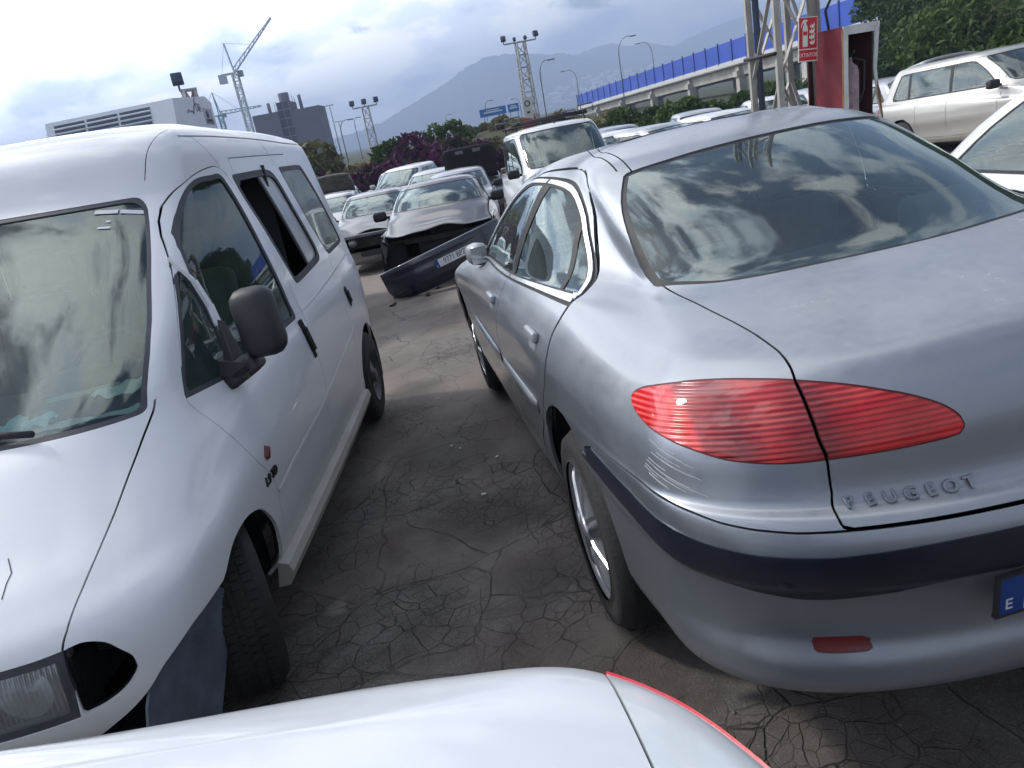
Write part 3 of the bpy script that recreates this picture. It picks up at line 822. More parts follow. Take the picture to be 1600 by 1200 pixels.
# ------------------------------------------------------------------ silver sedan (near right)
M_SILVER = paint('silver_paint', (.275, .305, .35), metal=.80, rough=.31, dust=.55, dustcol=(.41, .405, .40), low=.34)
M_STRIP = plain('navy_strip', (.010, .013, .026), .3, var=.3, coat=.25)
def dt(name, side_z=0): pass
def taillens():
    mt, t = newmat('rear_lens'); g = NT(t); co = g.coord(); s = g.n('ShaderNodeSeparateXYZ', {0: co})
    w = g.math('SINE', g.math('MULTIPLY', g.math('ADD', s.outputs[2], g.math('MULTIPLY', s.outputs[0], .10)), 6.283 / .0105))
    b = g.n('ShaderNodeBump', {'Strength': .55, 'Distance': .0022, 'Height': w})
    ay = g.math('ABSOLUTE', s.outputs[1])
    cells = g.noise(1., 2, .5, g.n('ShaderNodeMapping', {'Vector': co, 'Scale': (14., 22., 3.)}).outputs[0])
    band = g.ramp(ay, [(.33, .85), (.40, .55), (.50, .62), (.565, .12), (.60, .22), (.655, .50), (.70, .12), (.755, .30), (.765, .95), (1., .95)])
    inner = g.math('MULTIPLY', band, g.math('MULTIPLY_ADD', cells, .8, .55))
    inner = g.math('ADD', g.math('MULTIPLY', inner, .8), g.math('MULTIPLY_ADD', w, .05, .03))
    cc = g.ramp(inner, [(0., (.10, .001, .002)), (.40, (.45, .005, .006)), (1., (.88, .018, .012))])
    p = g.n('ShaderNodeBsdfPrincipled', {'Base Color': cc, 'Roughness': .22, 'Coat Weight': 1., 'Coat Roughness': .03})
    t.links.new(b.outputs[0], p.inputs['Normal']); g.out(p.outputs[0]); return mt
M_LENS = taillens()
sed = empty('silver_sedan', 'silver four-door sedan seen from behind with red wraparound rear lamps, near right', 'car', (1.021, 2.221, .034), (R(-1.27), R(2.11), R(96.59)))
ms = Mesh(SEDAN_ROWS, 9, 6)
US = .17
def F2(s): return np.stack([um(s) * US, s.P[:, 2]], 1)
def poly(pts, n=8, sx=1.): return smooth_poly([(a * sx, b) for a, b in pts], n)
for xw_, zz in ((-.01, .35), (2.80, .34)):
    ms.region(lambda s: np.where(np.abs(s.P[:, 1]) < .4, 1., np.hypot((s.P[:, 0] - xw_) , (s.P[:, 2] - zz) ) - .385), 0, 1)
# side glass opening
outer = poly([(.135, 1.013), (.135, 1.013), (.235, 1.075), (.34, 1.15), (.475, 1.242), (.63, 1.318), (.82, 1.352), (1.05, 1.352), (1.28, 1.318), (1.46, 1.255), (1.72, 1.12), (1.96, .985), (1.96, .985), (1.45, .995), (1.0, 1.003), (.55, 1.012)])
sdo = lambda s: sd_poly(XZ(s), outer)
out_v = lambda k: (lambda s: np.where(np.abs(s.P[:, 1]) < .45, 1., sdo(s) + k))
ms.region(out_v(-.008), 0, 4)        # dark drip seal around
ms.region(out_v(.0), 4, 3)           # bright trim
ms.region(out_v(.011), 3, 14)        # rubber
ms.region(out_v(.017), 14, 2)        # pane
# pillars between the panes
ms.band(lambda s: ((s.P[:, 0] - .955) * .37 + (s.P[:, 2] - 1.0) * .155) / .4012, .034, 2, 14)
LN = lambda a, b: (lambda s: ((s.P[:, 0] - a[0]) * (b[1] - a[1]) - (s.P[:, 2] - a[1]) * (b[0] - a[0])) / math.hypot(b[0] - a[0], b[1] - a[1]))
ms.band(LN((.955, 1.0), (.80, 1.37)), .007, [14, 3], 24)
ms.band(lambda s: ((s.P[:, 0] - .30) * .30 - (s.P[:, 2] - 1.0) * .22) / .372, .010, 2, 14)
# rear window and boot lid in plan
rw = poly([(-.13, -.565), (-.13, -.565), (.07, -.55), (.24, -.515), (.37, -.45), (.37, -.45), (.315, -.30), (.28, 0), (.315, .30), (.37, .45), (.37, .45), (.24, .515), (.07, .55), (-.13, .565), (-.13, .565), (-.30, .45), (-.40, .27), (-.455, 0), (-.40, -.27), (-.30, -.45)])
XY = lambda s: s.P[:, :2]
up = lambda s: s.P[:, 2] > 1.0
ms.region(lambda s: np.where(up(s), sd_poly(XY(s), rw) - .007, 1.), [0], 4)
ms.region(lambda s: np.where(up(s), sd_poly(XY(s), rw), 1.), [4], 15)
ms.region(lambda s: np.where(up(s), sd_poly(XY(s), rw) + .011, 1.), 15, 5)
# boot lid edge: half width as a function of arc along the tail
def boot_w(s):
    t = np.clip(s.P[:, 0] + s.P[:, 2], -.6, 1.2)
    return np.interp(t, [-.30, -.263, -.235, -.169, -.09, -.052, .03, .112, .158, .237, .348, .482, .668, .926], [.55, .588, .588, .575, .573, .579, .580, .578, .571, .563, .559, .556, .556, .559])
lid = lambda s: np.maximum(np.maximum(np.abs(s.P[:, 1]) - boot_w(s), s.P[:, 0] - .0), (.7355 - s.P[:, 2]))
lid2 = lambda s: np.where(s.P[:, 0] < .3, np.where((s.P[:, 0] > -.10) & (s.P[:, 2] > 1.07), 1., lid(s)), 1.)
ms.band(lid2, .0024, 0)
ms.region(lid2, 0, 6)
# rear lamps (wing half and lid half)
lampL = poly([(5.88, .925), (5.75, .938), (5.55, .950), (4.95, .971), (4.3, .981), (3.7, .983), (3.12, .979), (2.49, .966), (1.92, .943), (1.56, .917), (1.38, .895), (1.30, .874), (1.33, .857), (1.68, .852), (2.13, .850), (2.67, .849), (3.22, .849), (3.94, .858), (4.43, .871), (5.02, .886), (5.52, .899), (5.80, .911)], 6, US)
lsel = lambda s: s.P[:, 0] < -.4
ms.region(lambda s: np.where(lsel(s), sd_poly(F2(s), lampL) - .004, 1.), [0, 6], 17)
ms.region(lambda s: np.where(lsel(s), sd_poly(F2(s), lampL), 1.), 17, 7)
ms.region(lambda s: np.abs(s.P[:, 1]) - boot_w(s), 7, 8)
ms.band(lambda s: np.abs(s.P[:, 1]) - boot_w(s), .004, [7, 8], 18)
# bumper skin
bl = lambda s: np.interp(um(s), [0, 2.7, 3.2, 3.75, 4.2, 4.6, 5.06, 5.6, 6.1, 6.38, 6.6], [.733, .733, .733, .738, .744, .754, .762, .768, .765, .748, .70])
rearsel = lambda s: s.P[:, 0] < -.2
ms.band(lambda s: np.where(rearsel(s), s.P[:, 2] - bl(s), 1.), .0022, 0)
ms.region(lambda s: np.where(rearsel(s), s.P[:, 2] - bl(s), 1.), 0, 9)
st_t = lambda s: np.interp(um(s), [0, 1.6, 2.9, 3.83, 4.55, 5.1, 5.75, 6.35], [.70, .697, .686, .688, .697, .707, .712, .730])
st_b = lambda s: np.interp(um(s), [0, 1.3, 1.6, 2.1, 2.8, 3.2, 3.8, 4.6, 5.2, 5.9, 6.4], [.608, .608, .606, .582, .572, .572, .586, .610, .626, .640, .664])
ms.region(lambda s: np.maximum(s.P[:, 2] - st_t(s), st_b(s) - s.P[:, 2]), 9, 10)
ms.region(lambda s: np.maximum(.350 - s.P[:, 2], -1) * -1 if False else (s.P[:, 2] - .352), 9, 19)
fog = poly([(3.05, .462), (3.05, .475), (2.35, .475), (2.35, .462), (2.35, .445), (3.05, .445)], 4, US)
ms.region(lambda s: np.where(rearsel(s), sd_poly(F2(s), fog) , 1.), 9, 20)
# doors
rd = poly([(1.0, 1.35), (1.0, 1.05), (1.0, .935), (1.03, .85), (1.085, .76), (1.10, .66), (1.07, .55), (1.03, .42), (1.0, .36), (.95, .345), (.62, .345), (.535, .37), (.48, .47), (.27, .655), (.165, .77), (.115, .86), (.11, .93), (.125, 1.0), (.25, 1.10), (.46, 1.27), (.65, 1.36)])
fd = poly([(1.0, 1.35), (1.0, 1.05), (1.0, .935), (1.03, .85), (1.085, .76), (1.10, .66), (1.07, .55), (1.03, .42), (1.0, .36), (1.1, .345), (1.9, .345), (2.15, .40), (2.22, .52), (2.18, .70), (2.12, .85), (2.10, .95), (1.98, 1.01), (1.5, 1.29), (1.25, 1.36)])
dsel = lambda s: (np.abs(s.P[:, 1]) < .5) | (s.P[:, 2] < .34)
ms.band(lambda s: np.where(dsel(s), 1., sd_poly(XZ(s), rd)), lambda s: np.where(s.P[:, 0] < .5, .0065, .003), 0)
ms.region(lambda s: np.where(dsel(s), 1., sd_poly(XZ(s), rd)), 0, 11)
ms.band(lambda s: np.where(dsel(s), 1., sd_poly(XZ(s), fd)), .003, 0)
ms.region(lambda s: np.where(dsel(s), 1., sd_poly(XZ(s), fd)), 0, 12)
# roof ditch lines, fuel flap, windscreen, bonnet
roofl = lambda yy: (lambda s: np.where((s.P[:, 2] > 1.34) & (s.P[:, 0] > .33), np.abs(s.P[:, 1]) - (yy - (s.P[:, 0] - .4) * .10), 1.))
ms.band(roofl(.462), .0025, 0); ms.band(roofl(.425), .0025, 0)
vb, vt = 16, 18
wsf = lambda s, k: smax(smax((18 - 4.65 - um(s)) * .16, (s.A[:, 1] - (vt - .1)) * .33, .05), ((vb + .1) - s.A[:, 1]) * .33, .05) + k
ms.region(lambda s: wsf(s, 0), 0, 4); ms.region(lambda s: wsf(s, .022), 4, 13)
ms.region(lambda s: np.maximum((13.4 - um(s)) * .16 + (13.0 - s.A[:, 1]) * .1, (s.A[:, 1] - 15.95) * .3), 0, 16)
inner_shell(ms, [0, 6, 7, 8, 9, 10, 11, 12, 16, 17, 18, 19, 20, 3, 1][:-1], sed, .028)
part(ms, 0, 'body', M_SILVER, sed); part(ms, 16, 'bonnet', M_SILVER, sed)
part(ms, 6, 'boot_lid', M_SILVER, sed, rim=.02)
part(ms, 9, 'rear_bumper', M_SILVER, sed, rim=.02)
part(ms, 10, 'bumper_strip', M_STRIP, sed, offset=.003, rim=.006)
part(ms, 19, 'bumper_valance', M_PLAST, sed, offset=-.004)
part(ms, 15, 'rear_window_border', M_RUB, sed, rim=0, offset=-.005)
part(ms, [4], 'window_seal', M_RUB, sed, rim=0, offset=-.005)
part(ms, 5, 'rear_window', M_GLASS, sed, rim=0, offset=-.005)
part(ms, 13, 'windscreen', M_GLASS, sed, rim=0, offset=-.005)
for s_ in (1, -1):
    part(ms, 11, 'rear_door', M_SILVER, sed, side=s_); part(ms, 12, 'front_door', M_SILVER, sed, side=s_)
    part(ms, 3, 'window_trim', M_CHROME, sed, side=s_, offset=.003, rim=.008)
    part(ms, [14, 24], 'door_seal', M_RUB, sed, side=s_, rim=0, offset=-.003)
    a = part(ms, 7, 'tail_light', M_LENS, sed, side=s_, offset=.003, rim=.015); part(ms, 8, 'tail_light', M_LENS, sed, side=s_, offset=.002, rim=.015)
    part(ms, [17, 18], 'lamp_gasket', M_RUB if s_ < 0 else plain('lens_joint', (.12, .005, .008), .4), sed, side=s_, rim=0, offset=-.001)
    part(ms, 20, 'rear_reflector', plain('dull_reflector', (.15, .014, .014), .35, coat=.5), sed, side=s_, offset=-.004, rim=0)
    for T, u in comps(ms, 2, s_): raw_part(ms, T, u, 'side_window', M_GLASS, sed, -.006)
SED_MS = ms
def surf_at(ms_, um_, z, side=1, vmax=14):
    """point and normal on the left side at station um_ and height z (fine grid search)"""
    d = np.abs(um(ms_) - um_) * .2 + np.abs(ms_.P[:, 2] - z) + np.where(ms_.P[:, 1] * side < -1e-4, 9., 0)
    i = np.argsort(d)[:4]; w = 1 / (d[i] + 1e-4); w /= w.sum()
    return (ms_.P[i] * w[:, None]).sum(0), (ms_.N[i] * w[:, None]).sum(0)
def surf_xz(ms_, x, z, side=1):
    return cast(ms_, (x, 2. * side, z), (0, -side, 0)) or (np.array((x, .88 * side, z)), np.array((0., side, 0.)))
def surf_yz(ms_, y, z, xmax=-.5, front=False):
    return cast(ms_, (3. if front else -3., y, z), (-1 if front else 1, 0, 0))
for s_ in (1, -1):                     # handles: oval pad in a recess, rubbing strips, mirrors
    for (x, z) in ((.315, .892), (1.17, .888)):
        p_, n_ = surf_xz(ms, x, z, s_)
        b = B(); V = []; 
        b.box((0, 0, .012), (.15, .024, .036), bev=.010); b.box((-.01, -.004 * s_, -.022), (.10, .014, .034), bev=.006)
        o = b.build('door_handle', M_SILVER, sed); o.location = Vector(p_) + Vector(n_) * .006; o.rotation_euler = (s_ * .12, 0, 0)
        b = B(); b.lathe([(.0, .002), (.042, .0015), (.045, -.004)], 24); o2 = b.build('handle_recess', M_PLAST, sed); o2.location = Vector(p_) + Vector(n_) * .0015 + Vector((-.01, 0, -.018)); o2.scale = (1.2, 1 * s_, .65); 
    for (xa, xb) in ((.36, 1.05), (1.12, 2.02)):
        b = B(); V = []; F = []
        n = 9
        for k in range(n):
            x = xa + (xb - xa) * k / (n - 1); z = .635 - .02 * (x > 1)
            p_, n_ = surf_xz(ms, x, .64 + (x - 1) * .01, s_)
            t = .012 if 0 < k < n - 1 else .003
            for dz, dn in ((-.026, -.004), (-.020, t), (.020, t), (.026, -.004)): V.append((p_[0], p_[1] + s_ * dn, p_[2] + dz))
        for k in range(n - 1):
            for j in range(3): F.append((k*4+j, k*4+j+1, k*4+j+5, k*4+j+4))
        b.add(V, F, True); b.build('rubbing_strip', M_SILVER, sed)
    b = B(); b.box((0, s_ * .030, 0), (.15, .105, .115), rot=(0, 0, s_ * .25), bev=.045); b.bar((.03, -s_ * .06, -.03), (.02, s_ * .02, -.03), .06, .05)
    o = b.build('door_mirror', M_SILVER, sed); o.location = (1.90, s_ * .800, 1.01)
    b = B(); b.box((-.075, s_ * .03, 0), (.004, .085, .085), rot=(0, 0, s_ * .25)); b.build('mirror_glass', M_CHROME, o)
for xw_ in (0., 2.80):
    wheel_house(sed, xw_, .34, .39, .88)
    for s_ in (1, -1): wheel(sed, (xw_, s_ * .862, .322), .322, .225, .228, 'alloy', side=s_)
b = B(); b.box((1.4, 0, .33), (3.8, 1.3, .06)); b.box((-.62, 0, .5), (.5, 1.3, .34)); b.build('floor_pan', M_VOID, sed)
interior(sed, 2.12, 1.22, .35, .80, z=.45, belt=.98, mat=M_SEATG)
b = B(); b.box((-.12, 0, 1.0), (.42, 1.05, .03), bev=.01); b.build('parcel_shelf', plain('shelf_grey', (.12, .14, .14), .9), sed)
# maker's lettering on the boot lid
def text_mesh(txt, size, depth, mat, name, parent, sx=1.0):
    cu = bpy.data.curves.new(name, 'FONT'); cu.body = txt; cu.size = size; cu.extrude = depth; cu.align_x = 'CENTER'; cu.align_y = 'CENTER'; cu.bevel_depth = depth * .25
    o = bpy.data.objects.new(name, cu); COL.objects.link(o)
    dg = bpy.context.evaluated_depsgraph_get(); me = bpy.data.meshes.new_from_object(o.evaluated_get(dg)); bpy.data.objects.remove(o)
    o = link(name, me, mat, parent); o.scale = (sx, 1, 1); return o
def on_surface(o, p_, n_, along, off=.002):
    n_ = Vector(n_).normalized(); a = Vector(along); a = (a - n_ * a.dot(n_)).normalized(); u_ = n_.cross(a)
    M_ = Matrix((a, u_, n_)).transposed(); o.matrix_local = Matrix.Translation(Vector(p_) + n_ * off) @ M_.to_4x4() @ Matrix.Diagonal((*o.scale, 1))
word = 'PEUGEOT'
for k, ch in enumerate(word):
    y = .553 - k * (.553 - .345) / 6
    p_, n_ = surf_yz(ms, y, .762 + .004 * 0)
    o = text_mesh(ch, .031, .003, plain('badge_metal', (.30, .31, .33), .3, metal=.8), 'badge_letter', sed, 1.12)
    on_surface(o, p_, n_, (0, -1, 0), .0045)
# number plate
def plate(parent, origin, normal, along, txt, name='number_plate', w=.52, h=.11):
    r_ = B(); r_.box((0, 0, 0), (w, h, .006), bev=.002); o = r_.build(name, M_WHITEP, parent); on_surface(o, origin, normal, along, .0)
    fr = B()
    for (c, d) in (((0, h/2, 0), (w + .008, .006, .010)), ((0, -h/2, 0), (w + .008, .006, .010)), ((w/2, 0, 0), (.006, h, .010)), ((-w/2, 0, 0), (.006, h, .010))): fr.box(c, d)
    fr.build('plate_frame', M_PLAST, o)
    b_ = B(); b_.box((-w/2 + .028, 0, .0036), (.050, h - .006, .001)); b_.build('euro_band', M_BLUEP, o)
    t_ = text_mesh('E', .034, .0004, M_WHITEP, 'plate_letter', o); t_.location = (-w/2 + .022, -h/2 + .024, .0045)
    for k in range(12):
        pass
    if txt: t_ = text_mesh(txt, .098, .0006, M_INK, 'plate_text', o, .80); t_.location = (.02, 0, .0036)
    return o
plate(sed, (-1.066, 0.082, .553), (-1, 0, -.12), (0, -1, 0), '', h=.088)
p_, n_ = surf_yz(ms, .683, .618); b = B(); b.lathe([(0, .002), (.011, .002), (.013, 0.)], 16, 'Z'); o = b.build('parking_sensor', M_STRIP, sed); on_surface(o, p_, n_, (0, 1, 0), .003)
# scratches in the paint on the left rear wing
M_SCR = plain('bare_scratch', (.46, .46, .46), .6)
b = B(); rs = random.Random(3)
for k in range(20):
    tt = rs.uniform(-.02, .05); z0 = .872 - rs.uniform(0, .075); L = rs.uniform(.02, .10); pr = None
    for q in range(4):
        s0 = tt + L * q / 3; h_ = cast(ms, (-.70 - 1 - s0 * .7, .83 + 1 - s0 * .7, z0 - L * q / 3 * .28), (1, -1, 0))
        if h_ is None: continue
        if pr is not None: b.bar(pr, h_[0] + h_[1] * .0007, .0008, .0008)
        pr = Vector(h_[0] + h_[1] * .0007)
b.build('scratch_marks', M_SCR, sed)
# ------------------------------------------------------------------ white van (near left)
M_VWHITE = paint('van_white', (.85, .86, .875), rough=.38, coat=.7, dust=.18, dustcol=(.50, .47, .42), low=.50)
M_FADED = plain('faded_trim', (.065, .065, .078), .6, var=.2)
M_VGLASS = glass('van_glass', tint=(.66, .80, .73), dirt=.06, boost=.72)
M_OLDG = glass('filmed_glass', tint=(.42, .44, .36), dirt=.75, dirtcol=(.50, .52, .45), boost=.6)
M_OPAL = plain('opal_pane', (.42, .42, .43), .35, var=.15, coat=.4)
def ribbed_glass():
    mt, t = newmat('ribbed_lens'); g = NT(t); co = g.coord(); s = g.n('ShaderNodeSeparateXYZ', {0: co})
    w = g.math('SINE', g.math('MULTIPLY', s.outputs[1], 6.283 / .012)); b = g.n('ShaderNodeBump', {'Strength': .6, 'Distance': .003, 'Height': w})
    gl = g.n('ShaderNodeBsdfGlossy', {'Roughness': .05, 'Color': (.9, .95, 1, 1), 'Normal': b.outputs[0]}); tr = g.n('ShaderNodeBsdfTransparent', {'Color': (.85, .90, .92, 1)}); df = g.n('ShaderNodeBsdfDiffuse', {'Color': (.55, .58, .60, 1)})
    f = g.math('MULTIPLY_ADD', w, .16, .34, clamp=True); m1 = g.n('ShaderNodeMixShader', {0: f, 1: tr.outputs[0], 2: gl.outputs[0]}); m2 = g.n('ShaderNodeMixShader', {0: g.math('MULTIPLY_ADD', g.noise(20., 4, .6, co), .3, .05), 1: m1.outputs[0], 2: df.outputs[0]}); g.out(m2.outputs[0]); return mt
M_HLG = ribbed_glass()
van = empty('white_van', 'white panel van with side windows, bumper corner missing, facing the camera at the left', 'van', (-1.764, 2.343, -.059), (R(-1.34), R(-1.22), R(-91.54)), .92)
vm = Mesh(VAN_ROWS, 10, 6)
HU = vm.clip_u / 2
cr = lambda s: np.abs(s.P[:, 1]) < .45
vm.region(lambda s: np.where(cr(s), 1., np.hypot(s.P[:, 0] + 2.824, s.P[:, 2] - .322) - .378), 0, 1)
# front arch, with the bumper corner missing: the wing edge runs forward to the lamp hole
arch_f = smooth_poly([(-.20, .0), (-.20, .0), (-.222, .30), (-.222, .40), (-.190, .517), (-.086, .621), (.03, .67), (.14, .688), (.254, .678), (.324, .648), (.368, .614), (.368, .614), (.478, .608), (.592, .601), (.685, .558), (.735, .508), (.785, .452), (.808, .413), (.88, .395), (1.05, .39), (1.05, .0), (1.05, .0)], 5)
vm.region(lambda s: np.where((s.P[:, 0] > -.5) & ((np.abs(s.P[:, 1]) > .45) | (s.P[:, 0] > .4)), sd_poly(XZ(s), arch_f), 1.), 0, 1)
F3 = lambda s: np.stack([um(s) * .16, s.P[:, 2]], 1)
def vp(pts, n=8): return smooth_poly([(a * .16, b) for a, b in pts], n)
front = lambda s: s.P[:, 0] > .45
hole = vp([(13.98, .575), (13.98, .575), (14.05, .62), (14.25, .655), (14.5, .69), (14.85, .71), (15.17, .708), (15.17, .708), (15.12, .60), (15.05, .515), (15.05, .515), (14.65, .522), (14.25, .543)])
vm.region(lambda s: np.where(front(s), sd_poly(F3(s), hole), 1.), 0, 1)
lampo = vp([(15.13, .708), (15.13, .708), (15.6, .704), (16.4, .704), (17.1, .706), (17.1, .706), (17.1, .505), (17.1, .505), (15.10, .512), (15.10, .512)])
vm.region(lambda s: np.where(front(s), sd_poly(F3(s), lampo), 1.), 0, 20)
vm.region(lambda s: np.where(front(s), sd_poly(F3(s), lampo) + .022, 1.), 20, 7)
# windscreen
wsq = np.array
def vws(s, k): 
    edge = np.interp(s.P[:, 2], [1.10, 1.14, 1.27, 1.374, 1.572, 1.774, 1.80], [.712, .712, .700, .678, .622, .556, .550])
    f = np.maximum(np.abs(s.P[:, 1]) - edge, s.P[:, 2] - (1.788 - .05 * np.clip(np.abs(s.P[:, 1]) - .45, 0, 1)))
    lowz = 1.128 + .010 * np.abs(s.P[:, 1])
    return np.where((s.P[:, 0] > -.72) & (s.N[:, 0] > .12), smax(smax(np.abs(s.P[:, 1]) - edge, s.P[:, 2] - 1.788, .05), lowz - s.P[:, 2], .02) + k, 1.)
vm.region(lambda s: vws(s, -.005), 0, 4); vm.region(lambda s: vws(s, .009), 4, 13)
# bonnet lines
hl = lambda s: np.interp(s.P[:, 0], [.13, .22, .355, .46, .59, .706, .77, .80], [.731, .719, .704, .694, .677, .659, .651, .641])
bon = lambda s: np.where((s.P[:, 0] > .08) & (s.P[:, 2] > .70) & (s.P[:, 2] < 1.16), np.abs(s.P[:, 1]) - hl(s), 1.)
vm.band(bon, .0025, 0); vm.region(bon, 0, 16)
groove = lambda s: np.where((s.P[:, 0] > -1.02) & (s.P[:, 2] > 1.84), np.abs(s.P[:, 1]) - np.interp(s.P[:, 0], [-1.0, -.66], [.590, .548]), 1.)
vm.band(groove, .0015, 0)
# front door: glass, quarter light, gap lines
def side(pts, k=0., n=8, src=None):
    pl = smooth_poly(pts, n); return lambda s: np.where(cr(s), 1., sd_poly(XZ(s), pl) + k)
fw = [(-1.205, 1.128), (-1.205, 1.128), (-1.192, 1.30), (-1.192, 1.527), (-1.205, 1.72), (-1.18, 1.805), (-1.10, 1.812), (-.95, 1.80), (-.80, 1.762), (-.66, 1.69), (-.55, 1.58), (-.475, 1.44), (-.44, 1.33), (-.455, 1.26), (-.62, 1.222), (-.80, 1.18), (-1.0, 1.14)]
fw = [(-1.205, 1.128), (-1.205, 1.128), (-1.19, 1.30), (-1.19, 1.527), (-1.205, 1.72), (-1.18, 1.808), (-1.10, 1.812), (-.95, 1.805), (-.81, 1.765), (-.70, 1.70), (-.56, 1.61), (-.49, 1.50), (-.45, 1.37), (-.455, 1.27), (-.42, 1.12), (-.42, 1.12)]
vm.region(side(fw, -.022), 0, 4); vm.region(side(fw), 4, 2)
qt = [(-.40, 1.10), (-.40, 1.10), (-.415, 1.28), (-.415, 1.44), (-.40, 1.53), (-.40, 1.53), (-.17, 1.31), (.0, 1.118), (.0, 1.118), (-.2, 1.09)]
qt = [(-.400, 1.085), (-.400, 1.085), (-.425, 1.28), (-.43, 1.44), (-.41, 1.535), (-.41, 1.535), (-.33, 1.45), (-.19, 1.306), (-.01, 1.114), (-.01, 1.114), (-.2, 1.10)]
vm.region(side(qt, -.004), [0, 4], 4); vm.region(side(qt, .014), 4, 3)
w2 = [(-1.275, 1.819), (-1.275, 1.819), (-1.74, 1.824), (-1.74, 1.824), (-1.90, 1.696), (-2.02, 1.50), (-2.15, 1.279), (-2.15, 1.279), (-1.46, 1.245), (-1.46, 1.245), (-1.36, 1.44), (-1.30, 1.66)]
w2 = [(-1.30, 1.82), (-1.30, 1.82), (-1.78, 1.824), (-1.92, 1.78), (-2.00, 1.60), (-2.12, 1.34), (-2.08, 1.28), (-1.80, 1.262), (-1.46, 1.245), (-1.42, 1.27), (-1.36, 1.44), (-1.31, 1.66)]
vm.region(side(w2, -.003), 0, 4); vm.region(side(w2, .030), 4, 5)
w3 = [(-2.05, 1.828), (-2.05, 1.828), (-2.60, 1.825), (-2.68, 1.80), (-2.83, 1.596), (-2.94, 1.31), (-2.90, 1.285), (-2.62, 1.275), (-2.39, 1.271), (-2.33, 1.30), (-2.19, 1.503), (-2.08, 1.75)]
vm.region(side(w3, -.003), 0, 4); vm.region(side(w3, .022), 4, 6)
vm.band(lambda s: s.P[:, 0] - (s.P[:, 2] - 1.25) * .34 + 1.83, .014, 5, 24)   # sliding pane stile
vm.region(lambda s: -(s.P[:, 0] - (s.P[:, 2] - 1.25) * .34 + 1.83), 5, 8)             # front half of the opening: slid open
fdr = [(-1.325, 1.117), (-1.325, 1.117), (-1.30, 1.33), (-1.285, 1.644), (-1.26, 1.80), (-1.19, 1.865), (-1.05, 1.86), (-.86, 1.82), (-.72, 1.764), (-.58, 1.66), (-.455, 1.55), (-.36, 1.535), (.02, 1.10), (-.03, .98), (-.12, .82), (-.215, .725), (-.265, .64), (-.28, .51), (-.25, .40), (-.20, .33), (-.30, .315), (-1.15, .315), (-1.26, .36), (-1.30, .50), (-1.325, .80), (-1.33, 1.0)]
fdr = [(-1.325, 1.117), (-1.325, 1.117), (-1.30, 1.33), (-1.285, 1.644), (-1.26, 1.80), (-1.19, 1.865), (-1.05, 1.862), (-.86, 1.825), (-.72, 1.775), (-.58, 1.68), (-.44, 1.56), (-.44, 1.56), (-.33, 1.46), (-.16, 1.29), (.0, 1.10), (.0, 1.10), (-.06, .95), (-.14, .80), (-.235, .70), (-.275, .62), (-.285, .50), (-.26, .40), (-.24, .325), (-.24, .325), (-1.28, .325), (-1.28, .325), (-1.325, .80)]
pl_f = smooth_poly(fdr, 8)
fd_ = lambda s: np.where(cr(s), 1., sd_poly(XZ(s), pl_f))
vm.band(fd_, .0022, 0); vm.region(fd_, 0, 12)
sdr = smooth_poly([(-1.335, 1.90), (-1.335, 1.90), (-1.335, .325), (-1.335, .325), (-2.20, .325), (-2.27, .50), (-2.315, .65), (-2.27, .79), (-2.30, 1.0), (-2.345, 1.17), (-2.345, 1.17), (-2.33, 1.90), (-2.33, 1.90)], 6)
sd_f = lambda s: np.where(cr(s), 1., sd_poly(XZ(s), sdr))
vm.band(sd_f, .0022, 0); vm.region(sd_f, 0, 11)
# roof skin above the gutter
gz = lambda s: np.interp(s.P[:, 0], [-3.3, -2.4, -1.9, -1.3, -1.0, -.7, -.5], [1.955, 1.968, 1.988, 2.007, 2.012, 1.99, 1.97])
vm.region(lambda s: np.where(s.P[:, 0] < -.98, gz(s) - s.P[:, 2], 1.), [0, 12, 11], 9)
vm.band(lambda s: np.where(s.P[:, 0] < -.98, gz(s) - s.P[:, 2], 1.), .004, [0, 9, 11, 12])
# door gap lines continuing up the panel
for (a, b_) in (((-1.10, 2.0), (-1.222, 1.862)), ((-1.89, 1.988), (-2.02, 1.83))):
    vm.band(lambda s: np.where(cr(s) | (s.P[:, 2] < b_[1]), 1., ((s.P[:, 0] - a[0]) * (b_[1] - a[1]) - (s.P[:, 2] - a[1]) * (b_[0] - a[0])) / .18), .0025, [0, 11, 12])
inner_shell(vm, [0, 12, 11, 9, 16, 20, 4][:-1], van, .03)
